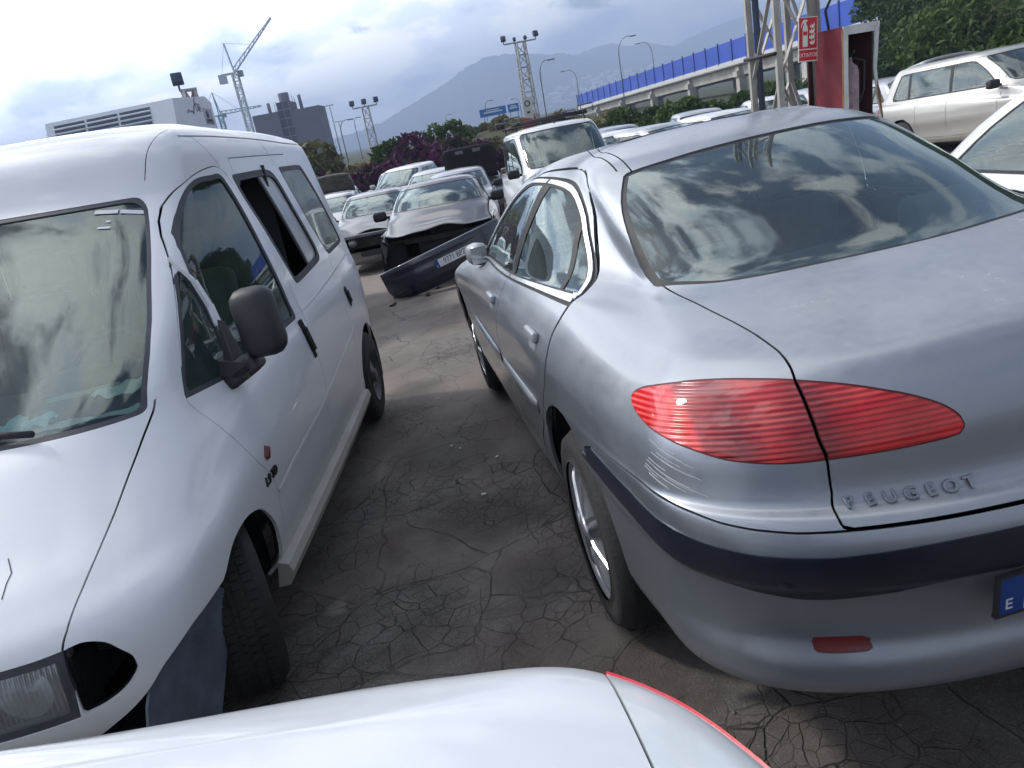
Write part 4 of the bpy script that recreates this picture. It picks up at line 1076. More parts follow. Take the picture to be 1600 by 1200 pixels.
# pressed waistline and lower swage lines lift the skin slightly: done as thin raised ribs below
def vwarp(P):
    P = P.copy()
    return P
for nm, lab in (('body', 0), ('bonnet', 16), ('roof', 9)): part(vm, lab, nm, M_VWHITE, van, rim=.014)
M_SILL = paint('sill_paint', (.66, .65, .62), rough=.5, coat=.2, dust=.6, dustcol=(.33, .28, .21), low=.6)
part(vm, 4, 'window_seal', M_FADED, van, rim=.006, offset=-.001)
part(vm, 13, 'windscreen', M_VGLASS, van, rim=0, offset=-.006)
for s_ in (1, -1):
    part(vm, 12, 'front_door', M_VWHITE, van, side=s_); part(vm, 11, 'sliding_door', M_VWHITE, van, side=s_)
    part(vm, 2, 'door_window', M_VGLASS, van, side=s_, rim=0, offset=-.008); part(vm, 3, 'quarter_window', M_VGLASS, van, side=s_, rim=0, offset=-.006)
    part(vm, 5 if s_ > 0 else [5, 8], 'sliding_pane', M_OPAL, van, side=s_, rim=.01, offset=-.012)
    part(vm, 24, 'pane_stile', M_FADED, van, side=s_, rim=.004, offset=-.006)
    part(vm, 6, 'rear_side_window', M_OLDG, van, side=s_, rim=0, offset=-.006)
    part(vm, 20, 'headlight_frame', M_FADED, van, side=s_, rim=.03, offset=-.004)
    part(vm, 7, 'headlight', M_HLG, van, side=s_, rim=.0, offset=-.010)
    b = B(); b.box((.70, s_ * .44, .605), (.02, .30, .17)); b.build('lamp_back', plain('reflector_grey', (.35, .37, .40), .35, metal=.6), van)
    for yy_, rr_ in ((.50, .082), (.34, .06)):
        b = B(); b.lathe([(.012, -.075), (rr_ * .6, -.06), (rr_ * .88, -.03), (rr_, .02)], 24, 'X', (.785, s_ * yy_, .605)); b.lathe([(0, .0), (.012, -.01), (.012, -.06)], 10, 'X', (.785, s_ * yy_, .605)); b.build('reflector_bowl', M_CHROME, van)
# A white divider bar between quarter light and door glass, seen as a bright post
for s_ in (1, -1):
    b = B(); P_ = []
    for (x, z) in ((-.425, 1.55), (-.44, 1.45), (-.437, 1.35), (-.42, 1.27)):
        p_, n_ = surf_xz(vm, x, z, s_); P_.append(Vector(p_) + Vector(n_) * .010)
    for a, c in zip(P_[:-1], P_[1:]): b.bar(a, c, .030, .014)
    b.build('window_divider', M_VWHITE, van)
    # mirror: big black shell on a triangular foot
    b = B(); b.box((0, s_ * .125, .045), (.125, .165, .27), rot=(s_ * .05, .08, -s_ * .10), bev=.055)
    b.box((-.01, s_ * .02, -.13), (.12, .15, .07), rot=(s_ * .5, 0, 0), bev=.02)
    b.bar((.0, -s_ * .05, -.10), (.0, s_ * .06, -.12), .10, .06)
    b.add([(.05, -s_ * .03, -.13), (-.07, -s_ * .02, -.15), (-.05, -s_ * .045, .07), (.05, s_ * .01, -.10), (-.07, s_ * .02, -.12), (-.05, -s_ * .02, .06)], [(0, 1, 2), (3, 5, 4), (0, 3, 4, 1), (1, 4, 5, 2), (2, 5, 3, 0)])
    o = b.build('door_mirror', M_PLAST, van); o.location = (-.31, s_ * .868, 1.235)
    b = B(); b.box((-.066, s_ * .125, .045), (.004, .12, .21), rot=(0, .08, -s_ * .10)); b.build('mirror_glass', M_CHROME, o)
    # door handles set in dark cups
    for (x, z0, z1) in ((-1.275, .885, 1.09), (-2.47, .91, 1.035)):
        b = B(); P_ = [surf_xz(vm, x + .012 * k, z0 + (z1 - z0) * k / 5, s_) for k in range(6)]
        ww = [.018, .030, .034, .034, .030, .020]
        for k in range(5):
            pa, na = P_[k]; pb, nb = P_[k + 1]
            b.bar(Vector(pa) + Vector(na) * .003, Vector(pb) + Vector(nb) * .003, .012, ww[k] * 1.2, 0) 
        o = b.build('door_handle', M_RUB, van)
        b = B(); pa, na = P_[1]; pb, nb = P_[4]; b.bar(Vector(pa) + Vector(na) * .015, Vector(pb) + Vector(nb) * .015, .014, .02); b.build('handle_grip', M_PLAST, o)
    # side repeater
    p_, n_ = surf_xz(vm, -.25, .782, s_)
    b = B(); b.add([(-.026, -.02, 0), (.0, -.03, 0), (.028, .012, 0), (.006, .03, 0), (-.020, -.014, .014), (.0, -.022, .018), (.020, .01, .014), (.004, .022, .014)], [(4, 5, 6, 7), (0, 1, 5, 4), (1, 2, 6, 5), (2, 3, 7, 6), (3, 0, 4, 7)])
    o = b.build('side_repeater', M_AMBER, van); on_surface(o, p_, n_, (1, 0, .2), .001)
    t_ = text_mesh('1.9 TD', .052, .004, M_RUB, 'engine_badge', van, 1.05); p_, n_ = surf_xz(vm, -.235, .69, s_); on_surface(t_, p_, n_, (-s_ * 1, 0, 0.0), .002)
    # swage lines along the flank
    for line, rr in ((((-1.34, 1.118), (-1.65, 1.128), (-2.3, 1.163), (-2.9, 1.20)), .006), (((-.30, .60), (-.572, .624), (-1.123, .65), (-1.722, .711), (-2.285, .764), (-2.42, .79)), .007)):
        b = B(); lp = np.array(line); tt = np.linspace(0, len(lp) - 1, 26); xs_ = np.interp(tt, range(len(lp)), lp[:, 0]); zs_ = np.interp(tt, range(len(lp)), lp[:, 1])
        prev = None; V = []; F = []
        for k, (x, z) in enumerate(zip(xs_, zs_)):
            p_, n_ = surf_xz(vm, x, z, s_)
            for dz, dn in ((-.030, -.001), (-.006, .0022), (.004, .0022), (.010, -.001)): V.append((x, p_[1] + n_[1] * dn, z + dz))
        for k in range(25):
            for j in range(3): F.append((k*4+j, k*4+j+1, k*4+j+5, k*4+j+4))
        b.add(V, F, True); b.build('pressed_crease', M_VWHITE, van)
    # sill board with a bent lip
    b = B(); V = []; F = []
    for k in range(13):
        x = -.19 - k * (2.38 - .19) / 12; z = .318 + .004 * k * .5
        y = .885 + .012 * math.sin(k * .26)
        for dy, dz in ((-.03, .02), (.012, .006), (.022, -.03), (.0, -.085), (-.05, -.09)): V.append((x, s_ * (y + dy), z + dz))
    for k in range(12):
        for j in range(4): F.append((k*5+j, k*5+j+1, k*5+j+6, k*5+j+5))
    F += [(0, 1, 2, 3, 4), (60, 61, 62, 63, 64)]
    b.add(V, F, False); b.build('sill', M_SILL, van)
# bare wheel-arch liner sheet showing where the bumper corner is gone
for s_ in (1, -1):
    pl_ = [(.24, .487), (.36, .600), (.48, .600), (.60, .590), (.70, .535), (.76, .47), (.80, .38), (.80, .05), (.62, .05), (.461, .223)]
    b = B(); yy = lambda x: .852 - .14 * (x - .24)
    V = [(x, s_ * yy(x), z) for x, z in pl_] + [(x, s_ * (yy(x) - .008), z) for x, z in pl_]; n_ = len(pl_)
    b.add(V, [tuple(range(n_)), tuple(range(2*n_-1, n_-1, -1))] + [(k, k+n_, (k+1)%n_+n_, (k+1)%n_) for k in range(n_)])
    b.build('arch_liner', plain('liner_grey', (.12, .14, .18), .5, var=.3, vscale=9), van)
    b = B(); b.box((.56, s_ * .66, .60), (.10, .2, .06), bev=.01); b.lathe([(0, .0), (.04, .0), (.05, .05), (.02, .06)], 14, 'X', (.54, s_ * .70, .61)); b.build('lamp_bracket', M_ENG, van)
b = B(); b.box((.68, 0, .45), (.06, 1.2, .36)); b.box((-1.3, 0, .30), (3.9, 1.3, .05)); b.box((.45, 0, .62), (.4, 1.2, .3)); b.build('floor_pan', M_VOID, van)
wheel_house(van, -2.824, .33, .385, .89); wheel_house(van, .02, .33, .37, .79)
for s_ in (1, -1):
    wheel(van, (0, s_ * .845, .32), .32, .20, .20, 'steel', steer=R(27), side=s_)
    wheel(van, (-2.824, s_ * .87, .32), .32, .20, .195, 'steel', side=s_)
# wiper, cowl
b = B(); b.box((.12, 0, 1.03), (.16, 1.00, .03), rot=(0, .25, 0)); b.build('scuttle_panel', M_PLAST, van)
WP = []
for k in range(9):
    y = .43 - k * .11; h_ = cast(vm, (3, y, 1.140 + .018 * k * .6), (-1, 0, 0)); WP.append(Vector(h_[0]) + Vector(h_[1]) * .022)
b = B(); b.tube(WP, .011, 6); b.tube([p - Vector((0, 0, .014)) for p in WP[1:7]], .007, 5)
for p, q in zip(WP[2:5], WP[3:6]): b.bar(p + Vector((.01, 0, -.03)), q + Vector((.012, 0, -.028)), .016, .03)
b.build('wiper', M_RUB, van)
interior(van, -.10, -1.0, -2.1, .82, z=.80, belt=1.16, mat=M_SEAT, rear=False)
b = B(); b.box((-.08, 0, 1.085), (.46, 1.26, .03), bev=.01); b.build('dashboard_top', plain('dash_top', (.10, .115, .115), .75, var=.2), van)
b = B(); b.box((-1.75, 0, 1.1), (.03, 1.5, 1.5)); b.build('bulkhead', plain('cabin_dark', (.03, .033, .036), .9), van)
# stickers on the windscreen
st = plain('sticker_paper', (.72, .73, .76), .6)
for (y, z, w_, h_) in ((.425, 1.758, .088, .020), (.520, 1.742, .088, .020), (.440, 1.722, .016, .010), (.430, 1.702, .045, .010)):
    p_, n_ = surf_yz(vm, y, z, -.8, True); b = B(); b.box((0, 0, 0), (w_, h_, .0008)); o = b.build('sticker', st, van); on_surface(o, p_, n_, (0, 1, 0), -.003)
b = B(); q_ = []
for (y, z) in ((.449, .902), (.471, .875), (.467, .859), (.469, .834)):
    h_ = cast(vm, (3, y, z), (-1, 0, 0)); q_.append(Vector(h_[0]) + Vector(h_[1]) * .0008)
b.tube(q_, .0013, 4); b.build('paint_crack', M_RUB, van)
# ------------------------------------------------------------------ things lying on the dashboard
def world_of(root, p): return root.matrix_basis @ Vector(p)
Mv = Matrix.Translation(van.location) @ van.rotation_euler.to_matrix().to_4x4() @ Matrix.Scale(.92, 4)
def paper(name, label, cat, loc, w_, h_, rz, col, crumple=.02, n=8, seed=0):
    r_ = random.Random(seed); V = []; F = []
    ph = [r_.uniform(0, 6) for _ in range(4)]
    for i in range(n + 1):
        for j in range(n + 1):
            u_, v_ = i / n - .5, j / n - .5
            V.append((u_ * w_, v_ * h_, crumple * (abs(math.sin(u_ * 9 + ph[0])) + abs(math.sin(v_ * 7 + u_ * 4 + ph[1]))) * (.6 + r_.random() * .4)))
    for i in range(n):
        for j in range(n): a = i * (n + 1) + j; F.append((a, a + 1, a + n + 2, a + n + 1))
    o = pymesh(name, V, F, plain(name + '_mat%d' % seed, col, .8, var=.08)); o.matrix_world = Mv @ Matrix.Translation(loc) @ Matrix.Rotation(rz, 4, 'Z')
    tag(o, label, cat); return o
paper('paper_sheet', 'pale folded papers piled on the van dashboard below the box', 'paper', (.06, .50, 1.118), .24, .40, .3, (.72, .80, .78), .016, 6, 1)
paper('paper_sheet', 'single loose pale sheet nearest the windscreen corner on the van dashboard', 'paper', (-.02, .60, 1.16), .16, .2, .9, (.78, .82, .80), .02, 6, 2)
paper('cloth_mask', 'light blue crumpled cloth on the van dashboard by the wiper', 'cloth', (.13, .27, 1.118), .13, .26, .1, (.35, .72, .82), .03, 8, 3)
paper('paper_sheet', 'whitish crumpled sheet at the left frame edge of the dashboard', 'paper', (.10, .06, 1.118), .16, .22, .5, (.80, .80, .74), .025, 7, 4)
b = B(); b.box((0, 0, 0), (.10, .24, .05), bev=.004); o = b.build('carton', plain('carton_card', (.50, .52, .38), .7, var=.1)); tag(o, 'small yellow and white carton standing on the van dashboard', 'box'); o.matrix_world = Mv @ Matrix.Translation((-.10, .40, 1.145)) @ Matrix.Rotation(.35, 4, 'Z') @ Matrix.Rotation(-.35, 4, 'Y')
b = B(); b.box((0, .075, .0256), (.098, .085, .001)); q = b.build('carton_label', plain('carton_yellow', (.62, .62, .16), .6), o)
b = B(); b.box((0, -.01, .0256), (.098, .07, .001)); b.build('carton_print', plain('carton_grey', (.16, .18, .18), .6), o)
# ------------------------------------------------------------------ foreground car at the bottom edge
M_FWHITE = paint('near_white', (.62, .64, .665), rough=.35, coat=.9, dust=.10, dustcol=(.55, .54, .52))
# ------------------------------------------------------------------ foreground car across the bottom edge
def ground_z(x, y):
    b_ = float(np.interp(y, [-60, -20, 0, 2.2, 6, 10.6, 13, 16, 20, 35, 60, 400], [1.2, .6, .066, 0, -.12, -.32, -.50, -.60, -.66, -.80, -.6, 0]))
    return b_ + .15 * math.tanh(x / 2.5)
fc = empty('white_hatchback', 'near white car whose boot edge and clear red-rimmed lamp cross the bottom edge', 'car', (-.69, .0, .048), (0, 0, R(180)))
pf = dict(KINDS['sedan']); pf.update(W=.945, xd=-.93, zd=.905, xg=.25, zg=.955, xt=.85, xw=2.7, xs=2.05, zb=.90, H=1.38, zw=.95, nr=2.5, ng=2.45)
fm = Mesh(gen_rows(pf), 8, 8)
for xw_ in (0., 2.7): fm.region(lambda s: np.where(np.abs(s.P[:, 1]) < .4, 1., np.hypot(s.P[:, 0] - xw_, s.P[:, 2] - .31) - .365), 0, 1)
seam = lambda s: np.where((s.P[:, 0] < -.3) & (s.P[:, 2] > .58), s.P[:, 0] + .735 + .10 * (.80 - np.abs(s.P[:, 1])), 1.)
lens = lambda s: np.where((s.P[:, 0] < -.3), np.maximum(np.maximum(s.P[:, 0] + .735 + .10 * (.80 - np.abs(s.P[:, 1])), .50 - np.abs(s.P[:, 1])), .66 - s.P[:, 2]), 1.)
fm.band(seam, .0016, 0)
fm.region(lens, 0, 8)
fm.region(lambda s: np.maximum(s.P[:, 2] - .862, .846 - s.P[:, 2]), 8, 17)
fm.region(lambda s: np.where((s.P[:, 0] < -.3), s.P[:, 2] - .60, 1.), 0, 9)
F11 = lambda s: smax(smax((18 - 4.65 - um(s)) * .16, (s.A[:, 1] - 12.88) * .33, .05), (11.10 - s.A[:, 1]) * .33, .05)
F12 = lambda s: smax(smax((um(s) - 4.7) * .16, (s.A[:, 1] - 12.84) * .33, .05), (11.16 - s.A[:, 1]) * .33, .05)
F13 = lambda s: smax(smax(smax((6.25 - um(s)) * .25, (um(s) - 12.0) * .25, .05), (s.A[:, 1] - 12.78) * .33, .06), (.935 - s.P[:, 2]), .05)
for f, lab in ((F11, 13), (F12, 5), (F13, 2)): fm.region(f, 0, 4); fm.region(lambda s: f(s) + .02, 4, lab)
fm.band(lambda s: s.P[:, 0] - 1.4, .035, 2, 4)
inner_shell(fm, [0, 8, 9, 17], fc, .03)
part(fm, 0, 'body', M_FWHITE, fc); part(fm, 9, 'rear_bumper', M_FWHITE, fc)
def milky():
    mt, t = newmat('milky_lens'); g = NT(t); co = g.coord(); s = g.n('ShaderNodeSeparateXYZ', {0: co})
    f = g.ramp(g.math('ADD', s.outputs[2], g.math('MULTIPLY', g.noise(5., 3, .5, co), .05)), [(.70, 0.), (.90, 1.)])
    cc = g.mix(f, (.30, .36, .37, 1), (.60, .64, .65, 1))
    p = g.n('ShaderNodeBsdfPrincipled', {'Base Color': cc, 'Roughness': .3, 'Coat Weight': 1., 'Coat Roughness': .05}); g.out(p.outputs[0]); return mt
MLK = milky()
for s_ in (1, -1):
    part(fm, 8, 'rear_lamp', MLK, fc, side=s_, offset=.001, rim=.02); part(fm, 17, 'lamp_rim', plain('rim_red', (.62, .01, .03), .3, coat=.6), fc, side=s_, offset=.004, rim=.006)
    for T, u in comps(fm, 2, s_): raw_part(fm, T, u, 'side_window', M_GLASS, fc, -.004)
part(fm, 4, 'window_trim', M_RUB, fc, rim=0, offset=-.002); part(fm, 13, 'windscreen', M_GLASS, fc, rim=0, offset=-.004); part(fm, 5, 'rear_window', M_GLASS, fc, rim=0, offset=-.004)
for xw_ in (0., 2.7):
    wheel_house(fc, xw_, .31, .37, .90)
    for s_ in (1, -1): wheel(fc, (xw_, s_ * .90, .31), .31, .19, .20, 'cover', side=s_)
b = B(); b.box((1.3, 0, .27), (3.8, 1.2, .06)); b.build('floor_pan', M_VOID, fc)
# ------------------------------------------------------------------ other cars in the yard
P_DARK = paint('dusty_black_paint', (.022, .022, .026), rough=.30, dust=.30, dustcol=(.26, .225, .20), low=.5)
P_BLACK = paint('black_paint', (.018, .018, .022), rough=.25, dust=.22, dustcol=(.30, .28, .28), low=.5)
P_NAVY = paint('navy_paint', (.008, .011, .03), rough=.32, dust=.10, dustcol=(.12, .12, .13), low=-2.)
P_WHITE = paint('plain_white', (.74, .75, .76), rough=.38, dust=.22, dustcol=(.5, .47, .43), low=.4)
P_SILV = paint('silver_two', (.42, .43, .45), metal=.7, rough=.32, dust=.35, dustcol=(.45, .43, .41), low=.4)
P_GREY = paint('grey_metal', (.24, .26, .30), metal=.6, rough=.3, dust=.30, dustcol=(.4, .38, .38), low=.4)
P_BEIGE = paint('champagne', (.52, .50, .46), metal=.6, rough=.34, dust=.25, dustcol=(.45, .42, .37), low=.4)
def park(kind, x, yfront, yaw, name, label, mat, **k):
    """nose (or tail when yaw>0) placed at (x, yfront)"""
    p = dict(KINDS[kind]); p.update(k.get('over') or {})
    a = R(yaw); d = p['xf'] if yaw < 0 else -p['xr']
    px, py = x - math.cos(a) * d * (1 if yaw < 0 else -1), yfront - math.sin(a) * d * (1 if yaw < 0 else -1)
    fx = (p['xf'] + p['xr']) / 2
    z0 = ground_z(px, py); z1 = ground_z(px + math.cos(a) * p['wb'], py + math.sin(a) * p['wb'])
    return gen_car(name, label, k.pop('cat', 'car'), kind, mat, (px, py, z0), a, pitch=-math.atan2(z1 - z0, p['wb']), **k)
# wrecked dark hatchback
def wcut(s): return np.where((um(s) > 12.6) & (s.P[:, 0] > 2.62), np.maximum(.30 - s.P[:, 2], s.P[:, 2] - .80) - np.where(s.P[:, 0] > 2.85, .0, .0) + np.where(np.abs(s.P[:, 1]) > .80, 0.0, 0), 1.)
def whood(P):
    P = P.copy(); f = np.clip((P[:, 0] - 2.35) / .8, 0, 1)
    P[:, 2] += f ** 1.5 * (.03 + .030 * np.sin(P[:, 1] * 5.5 + 1.2) + .010 * np.sin(P[:, 1] * 13)) ; P[:, 0] -= f * (.10 + .05 * np.sin(P[:, 1] * 6 + 2)); return P
wr, wms, wp = park('hatch', -.60, 10.15, -91.5, 'wrecked_hatchback', 'dark dusty hatchback with crushed bonnet and its nose torn off behind the fallen bumper', P_DARK,
    over=dict(W=.86, H=1.40, zh=.74), nohead=True, mirrormat=M_RUB, wreck=dict(cut=wcut, hoodwarp=whood, hoodmat=P_DARK, hoodcut=lambda s: s.P[:, 2] - .55), wheel_style='steel')
b = B(); b.box((2.72, 0, .62), (.08, 1.35, .07)); b.box((2.76, 0, .36), (.08, 1.30, .09)); b.build('radiator_support', M_ENG, wr)
b = B(); b.box((2.66, .05, .49), (.05, .74, .26)); b.build('radiator', plain('radiator_fins', (.035, .035, .038), .8, bump=.6, bscale=400), wr)
b = B(); b.box((2.3, .1, .62), (.5, .55, .34), bev=.05); b.box((2.35, -.45, .70), (.3, .3, .22), bev=.03); b.tube([(2.45, .5, .78), (2.6, .2, .80), (2.62, -.3, .76)], .03); b.build('engine', M_ENG, wr)
b = B(); b.box((2.82, .60, .56), (.20, .22, .2), bev=.03); b.lathe([(0, .0), (.07, .0), (.075, -.06)], 18, 'X', (2.93, .60, .57)); b.build('lamp_shell', M_METAL, wr)
b = B(); b.tube([(2.80, .70, .42), (2.83, .70, .16)], .05, 12); b.build('washer_bottle', plain('bottle_white', (.5, .5, .48), .5), wr)
for s_ in (1, -1):
    b = B(); b.add([(2.55, s_*.80, .78), (2.95, s_*.80, .70), (3.02, s_*.70, .60), (2.98, s_*.78, .42), (2.86, s_*.84, .30), (2.62, s_*.85, .62)], [(0, 1, 2, 3, 4, 5)]); b.add([(2.55, s_*.78, .78), (2.95, s_*.77, .70), (3.02, s_*.67, .60), (2.98, s_*.75, .42), (2.86, s_*.81, .30), (2.62, s_*.82, .62)], [(5, 4, 3, 2, 1, 0)]); b.build('bent_wing', P_DARK, wr)
# its bumper, lying across in front with the plate
bp = empty('fallen_bumper', 'dark blue bumper with number plate lying crooked on the ground before the wreck', 'bumper', (-.56, 9.93, .03), (0, R(-14.5), R(3)))
rows_ = []
b = B(); V = []; F = []
prof = [(.0, .20), (-.035, .195), (-.05, .12), (-.035, .075), (-.045, .06), (-.05, -.05), (-.04, -.10), (-.055, -.16), (-.03, -.25), (.02, -.27), (.03, -.23)]
n = 28
for k in range(n + 1):
    t = -1 + 2 * k / n; x = .86 * t; yb = .34 * abs(t) ** 3.2; tw = .9 + .0 * t
    for (dy, dz) in prof: V.append((x * (1 - .03 * (dz < -.1)), yb + dy * (1 - .2 * abs(t)), dz * (1 - .12 * abs(t) ** 3) - .02 * abs(t) ** 4))
m_ = len(prof)
for k in range(n):
    for j in range(m_ - 1): F.append((k*m_+j, k*m_+j+1, (k+1)*m_+j+1, (k+1)*m_+j))
b.add(V, F, True); b.build('bumper_skin', P_NAVY, bp)
b = B(); b.box((0, -.052, -.155), (.9, .012, .05)); b.box((.62, -.03, -.155), (.16, .03, .07), bev=.015); b.box((-.62, -.03, -.155), (.16, .03, .07), bev=.015); b.build('lower_grille', M_VOID, bp)
o_ = plate(bp, (.14, -.058, .01), (0, -1, .03), (1, 0, 0), '9771 BPZ')
# black saloon with lifted bonnet corner and bare lamps
bm_, bms, bpp = park('sedan', -2.0, 14.35, -88, 'black_saloon', 'black saloon with buckled bonnet and bare round headlamps, left of the wreck', P_BLACK, nohead=True, mirrormat=M_RUB,
    wreck=dict(cut=lambda s: np.where((um(s) > 14.0) & (s.P[:, 0] > 3.1), np.maximum(.44 - s.P[:, 2], s.P[:, 2] - .70), 1.), hoodwarp=lambda P: np.stack([P[:, 0], P[:, 1], P[:, 2] + np.clip((P[:, 0] - 2.5) / .9, 0, 1) ** 2 * (.07 + .06 * np.cos(P[:, 1] * 5))], 1), hoodmat=P_BLACK))
for y in (.62, .42, -.42, -.62):
    b = B(); b.lathe([(0, .03), (.06, .02), (.085, -.01), (.088, -.05)], 20, 'X', (3.26, y, .60)); b.build('headlight', M_CLEAR, bm_)
b = B(); b.box((3.44, 0, .42), (.04, 1.2, .03)); b.box((3.44, 0, .34), (.04, 1.3, .035)); b.box((3.42, .3, .38), (.03, .04, .1)); b.box((3.42, -.4, .38), (.03, .04, .1)); b.build('bumper_beam', M_METAL, bm_)
b = B(); b.box((3.05, 0, .58), (.3, 1.0, .2)); b.build('radiator', M_ENG, bm_)
park('hatch', -3.35, 18.0, -84, 'pale_hatchback', 'pale silver hatchback with cloud reflections in its windscreen, behind the black saloon', P_SILV)
def raise_panel(root, hinge, w_, L_, ang, mat, glassy=None, name='tailgate', thick=.05, curve=.06, dirx=-1):
    """curved lid hinged at (x,z), opened by ang degrees above horizontal, pointing along dirx"""
    b = B(); V = []; F = []; n = 8
    for i in range(n + 1):
        q = i / n
        for j in range(n + 1):
            y = (j / n - .5) * w_ * (1 - .10 * q ** 2); V.append((dirx * q * L_, y, curve * (1 - (2 * q - 1) ** 2) - .05 * (2 * abs(j / n - .5)) ** 3))
    m1 = len(V); V += [(x, y, z - thick) for x, y, z in V]
    for i in range(n):
        for j in range(n):
            a = i * (n + 1) + j; F += [(a, a + 1, a + n + 2, a + n + 1), (m1 + a, m1 + a + n + 1, m1 + a + n + 2, m1 + a + 1)]
    edge = [j for j in range(n + 1)] + [i * (n + 1) + n for i in range(1, n + 1)] + [n * (n + 1) + j for j in range(n - 1, -1, -1)] + [i * (n + 1) for i in range(n - 1, 0, -1)]
    for a, c in zip(edge, edge[1:] + edge[:1]): F.append((a, c, m1 + c, m1 + a))
    b.add(V, F, True); o = b.build(name, mat, root); o.location = hinge; o.rotation_euler = (0, -dirx * R(ang), 0)
    if glassy:
        b = B(); V = []; F = []
        for i in range(5):
            for j in range(5):
                q = .10 + .5 * i / 4; y = (j / 4 - .5) * w_ * .86; V.append((dirx * q * L_, y, curve * (1 - (2 * q - 1) ** 2) - .05 * (2 * abs(y / w_)) ** 3 + .006))
        for i in range(4):
            for j in range(4): a = i * 5 + j; F.append((a, a + 1, a + 6, a + 5))
        b.add(V, F, True); b.build('lid_window', glassy, o)
    return o
r_, _, _ = park('hatch', -3.9, 22.6, 96, 'dark_hatchback', 'dark hatchback with its tailgate lifted high, farthest back on the left', P_BLACK)
raise_panel(r_, (-.15, 0, 1.38), 1.15, .95, 30, P_BLACK, M_GLASS)
park('mpv', -2.55, 23.5, -104, 'white_people_carrier', 'white people carrier behind, left of the pale sedan, under the purple hedge', P_WHITE)
park('sedan', -1.25, 20.0, -95, 'pale_sedan', 'light sedan in front of the purple hedge, right of the people carrier', P_SILV)
park('hatch', -2.9, 28.5, -92, 'silver_hatchback', 'silver hatchback in the farthest row by the hedge', P_SILV)
r_, _, _ = park('sedan', -.36, 15.4, -91, 'grey_sedan', 'grey sedan squeezed between the wreck and the white van with roof rack', P_GREY, mirrormat=M_RUB, over=dict(W=.84))
r_, _, _ = park('hatch', .02, 19.6, -90, 'open_bonnet_hatchback', 'dark car with its black bonnet raised upright behind the grey sedan', P_BLACK, hood=False)
o_ = raise_panel(r_, (2.30, 0, .98), 1.34, .92, 62, M_RUB, None, 'bonnet', .03, .04, 1)
for y in (-.22, .22):
    b = B(); b.box((.80, y, .02 - .045), (.09, .20, .012)); b.build('latch_plate', M_METAL, o_)
b = B(); b.box((2.75, 0, .62), (.6, 1.1, .3)); b.build('engine', M_ENG, r_)
# white van with roof rack
cn, cms, cp = park('micro_van', 1.66, 11.75, -85.5, 'white_van', 'small white passenger van with roof rack standing behind the silver sedan', P_WHITE, mirrormat=M_RUB, cat='van', over=dict(H=1.82))
b = B()
for s_ in (1, -1): b.tube([(-.1, s_ * .58, 1.90), (1.5, s_ * .58, 1.90)], .018, 6)
for x in (0., 1.4): b.tube([(x, -.66, 1.89), (x, .66, 1.89)], .022, 6)
for x in (1.33,): b.tube([(x, -.66, 1.91), (x, .66, 1.91)], .03, 6)
for x in (0., 1.4):
    for y in (-.60, .60): b.tube([(x, y, 1.89), (x, y, 1.76)], .012, 5)
b.build('roof_rack', M_RUB, cn)
for x in (.0, 1.4):
    for y in (-.64, .64):
        b = B(); b.tube([(x, y - .13, 1.90), (x, y - .13, 2.02), (x, y + .13, 2.02), (x, y + .13, 1.90)], .013, 5); b.build('rack_hoop', M_STEEL, cn)
b = B(); b.lathe([(.018, 0), (.012, .03), (0, .04)], 8, 'Z', (1.75, 0, 1.80)); b.build('antenna_base', M_RUB, cn)
# right-hand cluster behind the sedan
park('hatch', 3.55, 15.3, -82, 'white_hatchback', 'white hatchback showing its dark windscreen right of the small van', P_WHITE)
park('sedan', 4.75, 15.0, 118, 'silver_fastback', 'silver fastback seen from the rear quarter behind the silver roof', P_SILV, over=dict(xg=-.75, xt=.25, zd=1.0, xd=-.95))
park('hatch', 4.1, 19.5, -88, 'grey_hatchback', 'grey hatchback in the row behind the silver fastback', P_GREY)
park('hatch', 6.0, 19.0, -95, 'light_grey_car', 'light grey car left of the lattice tower foot', P_SILV)
park('hatch', 7.7, 19.6, 78, 'small_white_car', 'small white hatchback seen from behind between the tower legs', P_WHITE)
park('sedan', 6.2, 14.6, -70, 'white_saloon', 'white saloon low behind the tower beside the red cabinet', P_WHITE)
park('estate', 9.45, 11.2, -79, 'beige_estate', 'beige estate car with roof rails and black mirror right of the red cabinet', P_BEIGE, mirrormat=M_RUB, over=dict(H=1.56, xw=2.55, xs=1.80), side_open=None)
r_, _, _ = park('hatch', 9.15, 15.4, 96, 'tailgate_up_hatchback', 'dark-glassed hatchback with tailgate up behind the beige estate', P_GREY)
raise_panel(r_, (-.20, 0, 1.38), 1.2, 1.0, 16, P_GREY, M_GLASSD)
park('estate', 13.3, 14.2, -78, 'silver_estate', 'silver estate with roof rails cut by the right frame edge', P_SILV, over=dict(H=1.58))
park('hatch', 9.6, 19.0, -88, 'far_silver_car', 'silver car at the foot of the green bank on the right', P_SILV)
ed, ems, ep = park('sedan', 4.22, 2.40, 91, 'pale_neighbour_car', 'white car right of the silver sedan, only its pillar and side glass in frame', P_WHITE, over=dict(H=1.44, zb=.78, zw=.84, xw=2.66, zd=.86, zg=.90, xf=3.75), nomirror=True)
ed.location.z -= .20
